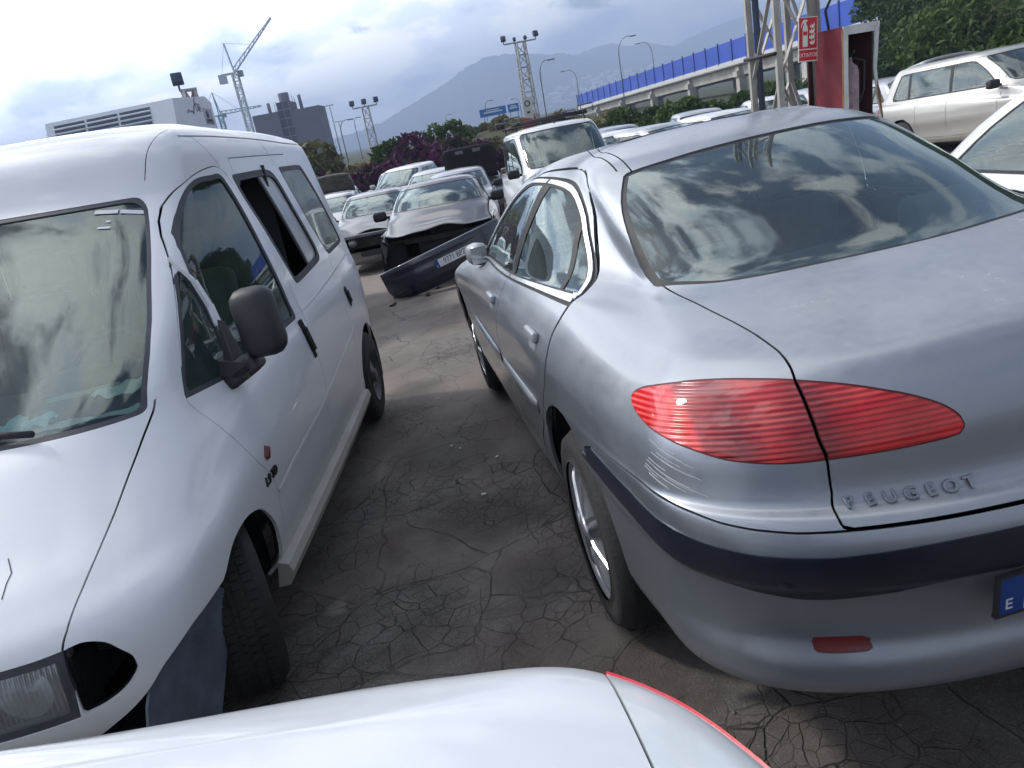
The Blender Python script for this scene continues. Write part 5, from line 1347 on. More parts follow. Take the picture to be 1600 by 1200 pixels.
# truck with cooling unit behind the van
rf, _, _ = park('micro_van', -3.55, 7.6, -88, 'refrigerated_truck', 'white refrigerated truck behind the van, only its roof cooling unit showing', P_WHITE, cat='truck', scale=1.28, over=dict(W=.80, H=1.86, wt=.66))
M_UNIT = plain('unit_shell', (.72, .76, .82), .45, var=.05, coat=.3); M_SLOT = plain('unit_slot', (.10, .13, .18), .8)
iv = rf.matrix_basis.inverted()
un = bpy.data.objects.new('cooling_unit', None); COL.objects.link(un); un.parent = rf; un.location = (1.35, .02, 1.925); un.scale = (1 / 1.28,) * 3; un.rotation_euler = (0, 0, R(-5))
b = B(); pl_ = [(.62, 0), (.68, .04), (.60, .33), (-.35, .42), (-.50, .36), (-.50, 0)]
b.add([(x, -.70, z) for x, z in pl_] + [(x, .70, z) for x, z in pl_], [tuple(range(6)), tuple(range(11, 5, -1))] + [(k, k + 6, (k + 1) % 6 + 6, (k + 1) % 6) for k in range(6)]); b.build('unit_case', M_UNIT, un)
for c_ in range(3):
    for r0 in range(5):
        b = B(); q = (r0 + .5) / 5.6; z = .055 + q * .27; x = .682 - (z - .04) / .29 * .08; y = .02 + (c_ - 1) * .36 - .1
        b.box((x + .001, y, z), (.012, .33, .030), rot=(0, -.27, 0)); b.build('louvre_slot', M_SLOT, un)
        b = B(); b.box((x + .012, y, z - .020), (.02, .34, .012), rot=(0, .5, 0)); b.build('louvre_blade', M_UNIT, un)
b = B(); b.box((-.30, .7015, .19), (.26, .004, .18)); b.build('logo_panel', plain('logo_grey', (.45, .48, .54), .5), un)
b = B(); b.lathe([(.0, .002), (.045, .002), (.045, 0)], 20, 'Y', (-.27, .7045, .215)); b.build('logo_badge', plain('logo_dark', (.12, .13, .2), .5), un)


M_SCRIPT = plain('script_print', (.20, .17, .26), .5)
b = B()                                   # flourish of the printed script
b.tube([(.30, .7035, .20), (.25, .7035, .235), (.22, .7035, .21), (.17, .7035, .23), (.13, .7035, .20), (.09, .7035, .26), (.05, .7035, .30), (.02, .7035, .36), (-.02, .7035, .375)], .006, 4)
b.build('printed_flourish', M_SCRIPT, un)
t_ = text_mesh('Olé', .13, .0006, M_SCRIPT, 'printed_script', un, .8); t_.location = (-.04, .7035, .27); t_.rotation_euler = (R(90), 0, R(180))
t_ = text_mesh('TRANSFRIGO', .045, .0006, M_INK, 'logo_text', un, .8); t_.location = (-.30, .706, .145); t_.rotation_euler = (R(90), 0, R(180))
b = B(); b.box((-.30, .7045, .118), (.22, .002, .010)); b.build('logo_bar', M_INK, un)

dr = random.Random(31)
for k in range(9):
    x, y = dr.uniform(-1.3, .1), dr.uniform(9.5, 10.1); b = B(); b.box((x, y, ground_z(x, y) + .02), (dr.uniform(.04, .14), dr.uniform(.03, .09), .03), rot=(dr.uniform(-.3, .3), dr.uniform(-.3, .3), dr.uniform(0, 3)), bev=.004)
    tag(b.build('broken_plastic', M_PLAST), 'dark piece of broken plastic lying under the crooked bumper', 'debris', 'plastic shards under the fallen bumper')
# ------------------------------------------------------------------ ground
def leafmat(name, a, b_, fleck=None, fp=.62, scale=1.4):
    mt, t = newmat(name); g = NT(t); co = g.coord('Object')
    n1_ = g.noise(scale, 4, .6, co); n2_ = g.noise(11., 3, .6, co)
    cc = g.ramp(g.math('MULTIPLY_ADD', n2_, .5, g.math('MULTIPLY', n1_, .5)), [(.35, a), (.62, b_)])
    if fleck: cc = g.mix(g.ramp(g.noise(2.6, 5, .7, co), [(fp - .05, 0.), (fp + .03, 1.)]), cc, c4(fleck))
    p = g.n('ShaderNodeBsdfPrincipled', {'Base Color': cc, 'Roughness': .75, 'Specular IOR Level': .2})
    tl = g.n('ShaderNodeBsdfTranslucent', {'Color': cc}); mx = g.n('ShaderNodeMixShader', {0: .22, 1: p.outputs[0], 2: tl.outputs[0]}); g.out(mx.outputs[0]); return mt
def asphalt():
    mt, t = newmat('cracked_asphalt'); g = NT(t); co = g.coord('Object')
    wob = g.n('ShaderNodeTexNoise', {'Scale': 3.0, 'Detail': 5, 'Vector': co})
    vec = g.n('ShaderNodeVectorMath', {0: co}, operation='ADD')
    sc = g.n('ShaderNodeVectorMath', {0: wob.outputs['Color']}, operation='SCALE'); sc.inputs['Scale'].default_value = .13
    t.links.new(sc.outputs[0], vec.inputs[1])
    def crack(scale, w):
        v = g.n('ShaderNodeTexVoronoi', {'Scale': scale, 'Vector': vec.outputs[0]}, feature='DISTANCE_TO_EDGE')
        return g.ramp(v.outputs['Distance'], [(0., 1.), (w * .4, .85), (w, 0.)])
    m1 = g.ramp(g.noise(.55, 4, .6, co), [(.40, 0.), (.56, 1.)]); m2 = g.ramp(g.math('SUBTRACT', g.noise(1.1, 4, .6, co), g.math('MULTIPLY', g.n('ShaderNodeSeparateXYZ', {0: co}).outputs[1], .02)), [(.36, 0.), (.47, 1.)])
    big = g.math('MULTIPLY', crack(1.7, .007), g.math('MULTIPLY_ADD', m1, .6, .4)); small = g.math('MULTIPLY', crack(9.0, .022), m2)
    tiny = g.math('MULTIPLY', crack(19., .045), g.math('MULTIPLY', m2, m1))
    cr_ = g.math('MAXIMUM', g.math('MAXIMUM', big, small), g.math('MULTIPLY', tiny, .5))
    brk = g.ramp(g.noise(12., 3, .5, co), [(.3, .25), (.6, 1.)]); cr_ = g.math('MULTIPLY', cr_, brk)
    grit = g.noise(170., 4, .75, co); grit2 = g.noise(420., 2, .6, co)
    base = g.ramp(g.math('MULTIPLY_ADD', grit, .6, g.math('MULTIPLY', grit2, .4)), [(.32, (.048, .044, .042)), (.50, (.110, .102, .096)), (.64, (.18, .168, .160)), (.76, (.36, .35, .34))])
    pb_ = g.n('ShaderNodeTexVoronoi', {'Scale': 95., 'Vector': co, 'Randomness': 1.}); spk = g.math('MULTIPLY', g.ramp(pb_.outputs['Distance'], [(.16, 1.), (.26, 0.)]), g.ramp(g.n('ShaderNodeSeparateColor', {0: pb_.outputs['Color']}).outputs[0], [(.62, 0.), (.9, 1.)]))
    base = g.mix(g.math('MULTIPLY', spk, .55), base, (.33, .31, .29, 1))
    mot = g.ramp(g.noise(5.5, 7, .7, co), [(.35, .62), (.5, 1.), (.68, 1.45)])
    base = g.mix(1., base, mot, 'MULTIPLY')
    s = g.n('ShaderNodeSeparateXYZ', {0: co})
    dirt = g.ramp(g.noise(.9, 6, .62, co), [(.42, 0.), (.62, 1.)])
    base = g.mix(g.math('MULTIPLY', dirt, .55), base, (.115, .078, .056, 1))
    dust = g.ramp(g.math('ADD', g.noise(.35, 5, .6, co), g.math('MULTIPLY', s.outputs[1], .022)), [(.50, 0.), (.72, 1.)])
    base = g.mix(g.math('MULTIPLY', dust, .8), base, (.25, .215, .19, 1))
    # oil stains
    stain = None
    for (x, y, r_, k) in ((-.45, 3.95, .44, .85), (-.25, 3.05, .34, .8), (-.05, 2.4, .3, .65), (.12, 1.75, .28, .6), (-.12, 4.6, .3, .6), (-.75, 5.3, .35, .65), (-.3, 7.8, .25, .5), (.0, 4.7, .22, .4), (-.9, 9.4, .5, .5)):
        d = g.n('ShaderNodeVectorMath', {0: vec.outputs[0], 1: (x + .1, y + .1, 0)}, operation='DISTANCE')
        q = g.math('MULTIPLY', g.ramp(g.math('DIVIDE', g.math('MULTIPLY_ADD', g.noise(4., 5, .65, co), .35, g.math('SUBTRACT', d.outputs['Value'], .17)), r_), [(.3, 1.), (1., 0.)], 'EASE'), k)
        stain = q if stain is None else g.math('MAXIMUM', stain, q)
    base = g.mix(stain, base, (.028, .019, .015, 1))
    base = g.mix(g.math('MULTIPLY', cr_, .78), base, (.008, .007, .006, 1))
    h = g.math('SUBTRACT', g.math('MULTIPLY_ADD', grit, .35, g.math('MULTIPLY', g.noise(9., 4, .6, co), .4)), g.math('MULTIPLY', cr_, .9))
    b = g.n('ShaderNodeBump', {'Strength': .9, 'Distance': .012, 'Height': h})
    p = g.n('ShaderNodeBsdfPrincipled', {'Base Color': base, 'Roughness': g.math('MULTIPLY_ADD', stain, -.35, .88), 'Specular IOR Level': .35, 'Normal': b.outputs[0]})
    g.out(p.outputs[0]); return mt
xs_ = np.concatenate([np.linspace(-30, -4, 14), np.linspace(-3.5, 4.5, 41), np.linspace(5.5, 40, 18)]); ys_ = np.concatenate([np.linspace(-20, -1, 10), np.linspace(-.5, 14, 59), np.linspace(15, 42, 24)])
hr = random.Random(4)
V = [(x, y, ground_z(x, y) + .006 * math.sin(x * 3.1 + y * 1.7) * math.sin(y * 2.3 - x)) for y in ys_ for x in xs_]
nx = len(xs_); F = [(j*nx+i, j*nx+i+1, (j+1)*nx+i+1, (j+1)*nx+i) for j in range(len(ys_)-1) for i in range(nx-1)]
tag(pymesh('yard_ground', V, F, asphalt(), smooth=True), kind='structure')
M_SCRUB = leafmat('scrub_soil', (.03, .045, .018), (.075, .075, .035), (.15, .12, .07), .66, .35)
def terrain_z(x, y):
    z = ground_z(x, min(y, 60)) - .35
    z += 1.7 * math.exp(-((x - 3.2) / 7.5) ** 2 - ((y - 66) / 12.) ** 2) 
    z += 1.6 * math.exp(-((x + 9) / 9.) ** 2 - ((y - 75) / 14.) ** 2)
    q = max(0., min(1., (x - .48 * y - .5) / 9.)) if y > 26 else 0.
    z += 13. * q * q * (3 - 2 * q) * max(0., min(1., (y - 33) / 20.)) * max(0., min(1., (110 - y) / 30.))
    if y > 90: z = z * max(0, 1 - (y - 90) / 120.) + (-1.5) * min(1, (y - 90) / 120.)
    return z
xs2 = np.concatenate([np.linspace(-3500, -120, 14), np.linspace(-100, 100, 81), np.linspace(120, 3500, 14)]); ys2 = np.concatenate([np.linspace(-400, 20, 8), np.linspace(23, 120, 60), np.geomspace(135, 3600, 16)])
V = [(x, y, terrain_z(x, y)) for y in ys2 for x in xs2]; nx = len(xs2)
F = [(j*nx+i, j*nx+i+1, (j+1)*nx+i+1, (j+1)*nx+i) for j in range(len(ys2)-1) for i in range(nx-1)]
tag(pymesh('terrain', V, F, M_SCRUB, smooth=True), kind='structure')
# stones and litter on the asphalt
b = B()
for k in range(1400):
    x, y = hr.uniform(-1.3, .8), hr.uniform(.9, 10) ** 1.0; s_ = hr.uniform(.0015, .0045) * (1.8 if hr.random() < .06 else 1); z = ground_z(x, y) + s_ * .5
    b.add([(x - s_, y, z), (x, y - s_ * .8, z), (x + s_, y + s_ * .2, z), (x, y + s_, z), (x, y, z + s_)], [(0, 1, 4), (1, 2, 4), (2, 3, 4), (3, 0, 4)])
tag(b.build('gravel', plain('gravel_bits', (.25, .23, .21), .9, var=.4, vscale=40)), kind='stuff')
for k, (x, y, s_) in enumerate(((-.03 - .2, 3.28, .012), (-.40, 4.02, .009), (-.35, 3.95, .007), (-.52, 5.0, .008), (-.15, 3.7, .009))):
    b = B(); b.box((x, y, ground_z(x, y) + .006), (s_ * 2, s_ * 1.3, .005), rot=(0, 0, k), bev=.001)
    tag(b.build('litter_scrap', plain('scrap_white', (.6, .6, .58), .8)), ['largest white scrap, nearest the stained middle of the asphalt', 'white scrap on the dark stain, right one of a close pair', 'white scrap on the dark stain, left one of a close pair', 'farthest white scrap beyond the dark stain', 'single white scrap between the stain and the silver car'][k], 'scrap', 'white scraps on the asphalt')

# ------------------------------------------------------------------ mountain, town, haze
def ridge_mesh(name, pts, depth, foot, mat, seed, sub=10, rough_=1.0):
    r_ = random.Random(seed); P = np.array(pts, float); tt = np.linspace(0, len(P) - 1, (len(P) - 1) * sub + 1)
    X = np.interp(tt, range(len(P)), P[:, 0]); Y = np.interp(tt, range(len(P)), P[:, 1]); Z = np.interp(tt, range(len(P)), P[:, 2])
    Z = Z + np.array([r_.gauss(0, 1.6) for _ in Z]) * rough_
    V = []; F = []; rows = 14
    ph = [r_.uniform(0, 6) for _ in range(6)]
    for j in range(rows):
        q = j / (rows - 1)
        for i in range(len(X)):
            w = (math.sin(X[i] / 47 + ph[0] + q * 2) + .6 * math.sin(X[i] / 19 + ph[1] - q * 3) + .35 * math.sin(X[i] / 8 + ph[2])) * 7 * math.sin(math.pi * q) * rough_
            V.append((X[i], Y[i] - depth * q + w * 3, foot + (Z[i] - foot) * (1 - q) ** 1.25 + w))
    n_ = len(X)
    for j in range(rows - 1):
        for i in range(n_ - 1): F.append((j*n_+i, j*n_+i+1, (j+1)*n_+i+1, (j+1)*n_+i))
    m1 = len(V)
    for i in range(n_): V.append((X[i], Y[i] + depth, foot))
    for i in range(n_ - 1): F.append((i, m1 + i, m1 + i + 1, i + 1))
    return tag(pymesh(name, V, F, mat, smooth=True), kind='structure')
M_MTN = plain('mountain_scrub', (.075, .085, .06), .95, var=.5, vscale=.012)
ridge_mesh('mountain', [(-1100, 3000, -10), (-671, 3000, 0), (-523, 3000, 47), (-381, 3000, 56), (-277, 3000, 76), (-173, 3000, 112), (-70, 3000, 148), (-20, 3000, 165), (34, 3000, 193), (128, 3000, 224), (204, 3000, 221), (295, 3000, 204), (410, 3000, 186), (467, 3000, 165), (600, 3000, 120), (900, 3000, 60)], 900, -25, M_MTN, 5)
ridge_mesh('mountain_range', [(200, 3500, 150), (420, 3500, 190), (545, 3500, 205), (602, 3500, 214), (686, 3500, 220), (765, 3500, 194), (835, 3500, 200), (940, 3500, 160), (1083, 3500, 198), (1195, 3500, 219), (1306, 3500, 229), (1636, 3500, 240), (2200, 3500, 230)], 700, -25, M_MTN, 9)
b = B(); tr_ = random.Random(12)
for k in range(230):
    x = tr_.gauss(430, 110); y = tr_.uniform(2250, 2650); z = 12 + (y - 2250) * .17 + tr_.uniform(-6, 10); w_ = tr_.uniform(5, 14)
    b.box((x, y, z), (w_, 8, tr_.uniform(4, 9)))
tag(b.build('distant_town', plain('town_white', (.8, .78, .74), .8, var=.1)), kind='stuff')

# ------------------------------------------------------------------ vegetation
L_DARK = leafmat('leaf_dark', (.022, .042, .018), (.07, .115, .04)); L_MID = leafmat('leaf_mid', (.022, .045, .012), (.09, .14, .035)); L_OLIVE = leafmat('leaf_olive', (.06, .07, .03), (.19, .18, .085))
L_DRY = leafmat('leaf_dry', (.14, .12, .065), (.32, .27, .15), (.07, .10, .035), .6); L_PURP = leafmat('bougainvillea', (.045, .016, .036), (.15, .04, .125), (.03, .05, .018), .54); L_PINK = leafmat('pink_bloom', (.10, .10, .04), (.32, .16, .13), (.38, .32, .12), .55)
M_BARK = plain('bark', (.07, .05, .035), .9)
def crown_mesh(name, n, size, seed, leaf=.10, lumps=9, squash=.8, spiky=0.):
    r_ = np.random.RandomState(seed); C_ = r_.normal(0, .42, (lumps, 3)); C_[:, 2] = np.abs(C_[:, 2]) * .9 + .15; rad = r_.uniform(.28, .55, lumps)
    k = r_.randint(0, lumps, n); d = r_.normal(0, 1, (n, 3)); d /= np.linalg.norm(d, axis=1, keepdims=True)
    rr_ = rad[k] * r_.uniform(.55, 1.08, n) ** .6
    c = (C_[k] + d * rr_[:, None]) * np.array([1, 1, squash]); c[:, 2] = np.abs(c[:, 2])
    c *= size
    a = r_.normal(0, 1, (n, 3)); a /= np.linalg.norm(a, axis=1, keepdims=True); q = r_.normal(0, 1, (n, 3)); bb = np.cross(a, q); bb /= np.linalg.norm(bb, axis=1, keepdims=True)
    if spiky: a[:, 2] += spiky; 
    s_ = leaf * r_.uniform(.6, 1.5, n)[:, None]
    P = np.stack([c - a * s_, c + bb * s_ * .5, c + a * s_, c - bb * s_ * .5], 1).reshape(-1, 3)
    me = bpy.data.meshes.new(name); me.vertices.add(len(P)); me.vertices.foreach_set('co', P.astype(np.float32).ravel()); me.loops.add(n * 4); me.loops.foreach_set('vertex_index', np.arange(n * 4, dtype=np.int32)); me.polygons.add(n); me.polygons.foreach_set('loop_start', np.arange(0, n * 4, 4, dtype=np.int32)); me.update(calc_edges=True); return me
CROWNS = {}
def bush(x, y, size, mat, label, cat='bush', group=None, kind=0, name='bush', z=None, sz=1., sx=1., n=5200, leaf=.075, trunk=True):
    key = (mat.name, kind, n, leaf)
    if key not in CROWNS: me = crown_mesh('crown', n, 1.0, kind * 7 + 3, leaf, 10); me.materials.append(mat); CROWNS[key] = me
    zz = (terrain_z(x, y) if y > 42 else ground_z(x, y)) if z is None else z
    root = empty(name, label, cat, (x, y, zz - .1), (0, 0, rnd.uniform(0, 6)), size, group)
    root.scale = (size * sx, size, size * sz)
    c = bpy.data.objects.new('crown', CROWNS[key]); COL.objects.link(c); c.parent = root
    if trunk:
        if 'stem' not in CROWNS:
            b = B(); tr = random.Random(5)
            for k in range(5):
                a = k * 1.26; b.tube([(0, 0, 0), (.1 * math.cos(a), .1 * math.sin(a), .25), (.35 * math.cos(a), .35 * math.sin(a), .65)], [.035, .025, .01], 5)
            o = b.build('trunk', M_BARK); CROWNS['stem'] = o.data; bpy.data.objects.remove(o)
        s_ = bpy.data.objects.new('trunk', CROWNS['stem']); COL.objects.link(s_); s_.parent = root
    return root
for k, (x, y, s_) in enumerate(((-12.0, 36, 2.5), (-9.2, 35.5, 2.4), (-7.0, 35.5, 2.3), (-5.0, 36, 2.1), (-3.2, 38, 1.8), (-1.5, 37.6, 2.1), (-.2, 38.4, 1.9))):
    bush(x, y, s_, L_PURP, ['leftmost', 'second', 'third', 'fourth', 'fifth', 'tall rounded sixth', 'rightmost'][k] + ' clump of the purple bougainvillea hedge from the left', 'bougainvillea', 'purple bougainvillea along the yard edge', k % 3, 'bougainvillea', sz=.92 if k < 5 else 1.2, n=7000)
for k, (x, y, s_, mt, lb) in enumerate(((-11.5, 44, 2.6, L_PINK, 'pink flowering shrub at the left beneath the grey building'), (-9.2, 45, 3.0, L_OLIVE, 'olive shrub below the grey building, right of the pink one'), (-6.8, 44, 2.3, L_DRY, 'dry yellowish shrub left of the left floodlight tower'),
        (-4.6, 46, 2.3, L_PINK, 'shrub with pink and yellow blooms right of the left floodlight tower'), (-2.3, 46, 2.7, L_MID, 'bright green bush rising over the purple hedge'), (.6, 47, 1.9, L_OLIVE, 'olive bush on the dry mound right of the bright green bush'))):
    bush(x, y, s_, mt, lb, kind=k % 3, n=6000)
def thicket(name, spots, mat, kind_n, leaf):
    """one continuous mass of foliage: many crowns merged"""
    base = []
    for s_ in range(4):
        me = crown_mesh('tmp', kind_n, 1.0, s_ * 11 + 2, leaf, 10); a = np.empty(len(me.vertices) * 3, np.float32); me.vertices.foreach_get('co', a); base.append(a.reshape(-1, 3)); bpy.data.meshes.remove(me)
    Ps = []
    for i, (x, y, z, s_) in enumerate(spots):
        a = i * 1.7; c, s = math.cos(a), math.sin(a); Q = base[i % 4] * s_
        Ps.append(np.stack([Q[:, 0] * c - Q[:, 1] * s + x, Q[:, 0] * s + Q[:, 1] * c + y, Q[:, 2] + z - .1], 1))
    P = np.concatenate(Ps); F = np.arange(len(P), dtype=np.int32).reshape(-1, 4)
    me = bpy.data.meshes.new(name); me.vertices.add(len(P)); me.vertices.foreach_set('co', P.astype(np.float32).ravel()); me.loops.add(len(P)); me.loops.foreach_set('vertex_index', F.ravel()); me.polygons.add(len(F)); me.polygons.foreach_set('loop_start', np.arange(0, len(P), 4, dtype=np.int32)); me.update(calc_edges=True)
    return tag(link(name, me, mat), kind='stuff')
hr = random.Random(21)
sp = {'a': [], 'b': [], 'c': [], 'd': [], 'e': [], 'f': []}
for k in range(46):
    x, y = hr.uniform(-2.5, 12), hr.uniform(50, 70); sp[hr.choice('aab')].append((x, y, terrain_z(x, y), hr.uniform(.5, 1.25)))
for k in range(34):
    x, y = 7.4 + k * .5 + hr.uniform(-.3, .3), hr.uniform(36, 48); sp[hr.choice('ccd')].append((x, y, ground_z(x, y) if y < 42 else terrain_z(x, y), hr.uniform(1.1, 1.7)))
for k in range(210):
    y = hr.uniform(33, 74); x = hr.uniform(.5 * y, .5 * y + 27)
    if x < .505 * y + 2.2: continue
    sp[hr.choice('eeef')].append((x, y, terrain_z(x, y), hr.uniform(2.2, 3.4)))
thicket('dry_scrub', sp['a'], L_DRY, 2200, .085); thicket('olive_scrub', sp['b'], L_OLIVE, 2200, .085)
thicket('viaduct_hedge', sp['c'], L_MID, 2600, .09); thicket('dark_hedge', sp['d'], L_DARK, 2600, .09)
thicket('bank_foliage', sp['e'], L_DARK, 3900, .048); thicket('bank_undergrowth', sp['f'], L_MID, 3400, .048)
for k, (x, y, s_) in enumerate(((15.6, 24, 1.7), (17.6, 23.5, 1.9), (19.6, 24, 2.0), (13.6, 25.5, 1.3))):
    bush(x, y, s_, L_MID, ['bright leafy bush behind the raised tailgate', 'bright leafy bush behind the silver estate, left one', 'bright leafy bush at the right frame edge', 'small bright bush left of the raised tailgate'][k], kind=k % 3, n=9000, leaf=.06, sz=1.1)

# ------------------------------------------------------------------ viaduct with blue noise barrier
M_CONC = plain('concrete', (.42, .40, .36), .85, var=.2, bump=.2, bscale=20, vscale=.6)
M_BLUE = plain('blue_panel', (.02, .07, .42), .45, var=.15, vscale=.5); M_BLUED = plain('blue_post', (.012, .035, .22), .5)
M_GALV = plain('galvanised', (.42, .42, .42), .45, metal=.5, var=.2); M_GALVD = plain('dull_steel', (.22, .23, .24), .5, metal=.4, var=.25)
pa = Vector((26.4, 181, .95)); pb = Vector((38.7, 86, 3.65)); pc = Vector((44.5, 42, 4.6)); 
path = [pa + (pb - pa) * (k / 24) for k in range(25)] + [pb + (pc - pb) * (k / 12) for k in range(1, 13)]
vd = empty('viaduct', 'concrete road viaduct carrying a blue noise barrier behind the yard', 'bridge', tuple(pa))
inv = Matrix.Translation(-pa)
side_ = Vector((1, .13, 0)).normalized()
def sweep(prof, path_, name, mat, parent):
    V = []; F = []; n_ = len(prof)
    for p in path_:
        for (u_, z) in prof: V.append(p - pa + side_ * u_ + Vector((0, 0, z)))
    for i in range(len(path_) - 1):
        for j in range(n_): F.append((i*n_+j, i*n_+(j+1)%n_, (i+1)*n_+(j+1)%n_, (i+1)*n_+j))
    F += [tuple(range(n_)), tuple(range(len(V)-1, len(V)-n_-1, -1))]
    return B().add(V, F).build(name, mat, parent)
sweep([(0, 0), (0, -.42), (9, -.42), (9, 0)], path, 'deck', M_CONC, vd)
sweep([(-.12, .30), (-.12, -.28), (.0, -.28), (.0, .30)], path, 'parapet', plain('pale_parapet', (.55, .55, .54), .7), vd)
sweep([(.7, -.45), (.9, -1.7), (8.1, -1.7), (8.3, -.45)], path, 'girder', M_CONC, vd)
for k in (3, 7, 11, 15, 19, 23, 27, 31, 35):
    p = path[min(k, len(path) - 1)] - pa
    b = B(); zz = terrain_z(path[k].x, min(path[k].y, 100)) - pa.z - 1
    b.box(p + Vector((.9, 0, (-1.7 + zz - p.z) / 2 + .3)), (1.0, 1.3, abs(zz - p.z) + .0)); b.box(p + Vector((4.4, 0, -1.45)), (8.6, 1.5, .7)); b.box(p + Vector((7.9, 0, (-1.7 + zz - p.z) / 2)), (1.0, 1.3, abs(zz - p.z)))
    b.build('pier', M_CONC, vd)
nb = empty('noise_barrier', 'blue panelled noise barrier standing on the viaduct edge', 'barrier', tuple(pa))
pan = 0; L_ = 0
for i in range(len(path) - 1):
    a, c = path[i] - pa, path[i + 1] - pa
    d = c - a
    zb_ = Vector((0, 0, .30))
    for q in range(1):
        b = B(); rows_n = 7; hh = 2.35 / rows_n
        for r0 in range(rows_n):
            lo = a + zb_ + Vector((0, 0, r0 * hh)); b.bar(lo + d * .02 + Vector((0, 0, hh / 2)), lo + d * .98 + Vector((0, 0, hh / 2)), .10, hh * .985)
        b.build('barrier_panel', M_BLUE, nb)
    b = B(); b.box(a + Vector((-.06, 0, 1.5)), (.16, .22, 2.75)); b.build('barrier_post', M_BLUED, nb)
# ------------------------------------------------------------------ lattice structures
def lattice(b, base, h, w0, w1, bays, t_, diag=True, ang=0., leg=None):
    c, s = math.cos(ang), math.sin(ang)
    def corner(k, z):
        w = (w0 + (w1 - w0) * z / h) / 2; x, y = ((-w, -w), (w, -w), (w, w), (-w, w))[k]
        return Vector((base[0] + x * c - y * s, base[1] + x * s + y * c, base[2] + z))
    leg = leg or t_
    for k in range(4): b.bar(corner(k, 0), corner(k, h), leg)
    for j in range(bays):
        z0, z1 = h * j / bays, h * (j + 1) / bays
        for k in range(4):
            if diag: b.bar(corner(k, z0 if (j + k) % 2 else z1), corner((k + 1) % 4, z1 if (j + k) % 2 else z0), t_ * .7)
            b.bar(corner(k, z1), corner((k + 1) % 4, z1), t_ * .7)
    return corner
# near tower with the extinguisher sign
tw = empty('lattice_tower', 'grey steel lattice tower carrying the red extinguisher sign', 'tower', (3.38, 8.35, ground_z(3.4, 8.4)))
w_ = .46; H_ = 7.5; ang = R(14)
def tc_(k, z):
    x, y = ((-w_/2, -w_/2), (w_/2, -w_/2), (w_/2, w_/2), (-w_/2, w_/2))[k]
    return Vector((x * math.cos(ang) - y * math.sin(ang), x * math.sin(ang) + y * math.cos(ang), z))
M_TWR = plain('tower_steel', (.36, .345, .32), .6, metal=.3, var=.25, bump=.2, bscale=60, vscale=3.)
M_TWRB = plain('tower_pipe', (.05, .075, .12), .5, var=.2)
for k in range(4):
    b = B(); b.bar(tc_(k, 0), tc_(k, H_), .058, .058); b.build('leg', M_TWR, tw)
zs = [0, .55, 1.55, 2.5, 3.4, 4.3, 5.2, 6.1, 7.0]
for j in range(len(zs) - 1):
    for k in range(4):
        b = B(); o_ = Vector((0, 0, 0)); up_ = (j % 2 == 0)
        b.bar(tc_(k, zs[j]), tc_((k + 1) % 4, zs[j + 1]), .042, .012); b.build('brace', M_TWR, tw)
        if k % 2 == 0:
            b = B(); b.bar(tc_(k, zs[j + 1]) , tc_((k + 1) % 4, zs[j]), .038, .012); b.build('brace', M_TWR, tw)
for z in (1.8, 4.5):
    b = B(); b.tube([tc_(0, z) + Vector((-.05, -.05, 0)), tc_(3, z) + Vector((-.05, .05, 0))], .02, 6); b.build('clamp', M_RUB, tw)
b = B(); b.tube([(.0 - .22, .12, .0), (-.20, .12, 7.4)], .033, 10); b.build('conduit', M_TWRB, tw)
b = B(); b.tube([(.22, -.20, .5), (.235, -.22, 7.2)], .05, 10); b.build('conduit', M_TWR, tw)
b = B(); b.tube([(.26, -.26, 2.55), (.42, -.28, 2.45), (.44, -.26, 2.28), (.34, -.24, 2.1), (.36, -.26, 1.9), (.48, -.2, 1.75), (.40, -.22, 1.55)], .013, 6); b.tube([(.60, -.2, 1.9), (.50, -.24, 1.6), (.38, -.22, 1.5), (.30, -.22, 1.7)], .009, 6); b.build('cable', M_RUB, tw)
b = B(); b.tube([(.235, -.24, 2.35), (.235, -.24, 2.6)], .09, 10); b.build('plastic_wrap', plain('wrap_plastic', (.55, .58, .55), .5), tw)
sg = empty('extinguisher_sign', 'red fire extinguisher sign reading EXTINTOR fixed to the lattice tower', 'sign', (3.44, 7.90, 1.775), (R(0), R(4), R(14)))
M_SRED = plain('sign_red', (.55, .02, .035), .4, var=.05); M_SW = plain('sign_glow', (.70, .74, .66), .5, var=.03)
b = B(); b.box((0, 0, 0), (.215, .006, .40)); b.build('sign_plate', M_SW, sg)
b = B(); b.box((0, -.0042, .055), (.200, .002, .275)); b.build('pictogram_field', M_SRED, sg)
b = B(); b.box((0, -.0042, -.142), (.200, .002, .095)); b.build('word_field', M_SRED, sg)
ex = [(-.062, -.065), (-.006, -.065), (-.006, .10), (-.014, .125), (-.022, .13), (-.022, .150), (-.008, .165), (-.008, .172), (-.045, .178), (-.062, .165), (-.078, .135), (-.082, .105), (-.076, .105), (-.066, .135), (-.052, .15), (-.046, .13), (-.056, .122), (-.062, .10)]
b = B(); b.prism(ex, -.0062, -.0053, 'Y'); b.build('extinguisher_symbol', M_SW, sg)
b = B(); b.box((-.034, -.0068, .055), (.045, .001, .035)); b.build('symbol_band', M_SRED, sg)
for k, (dx, dz, sc_) in enumerate(((.045, .115, .8), (.040, .07, .95), (.040, .02, 1.0), (.045, -.03, .9))):
    fl = [(-.028, -.012), (.0, -.022), (.028, -.01), (.034, .02), (.026, .045), (.022, .02), (.008, .008), (-.005, .028), (-.008, .004), (-.026, .012)]
    b = B(); b.prism([(dx + x * sc_, dz + z * sc_) for x, z in fl], -.0062, -.0053, 'Y'); b.build('flame_symbol', M_SW, sg)
o = text_mesh('EXTINTOR', .052, .0004, M_SW, 'sign_text', sg, .86); o.location = (0, -.0056, -.142); o.rotation_euler = (R(90), 0, 0)
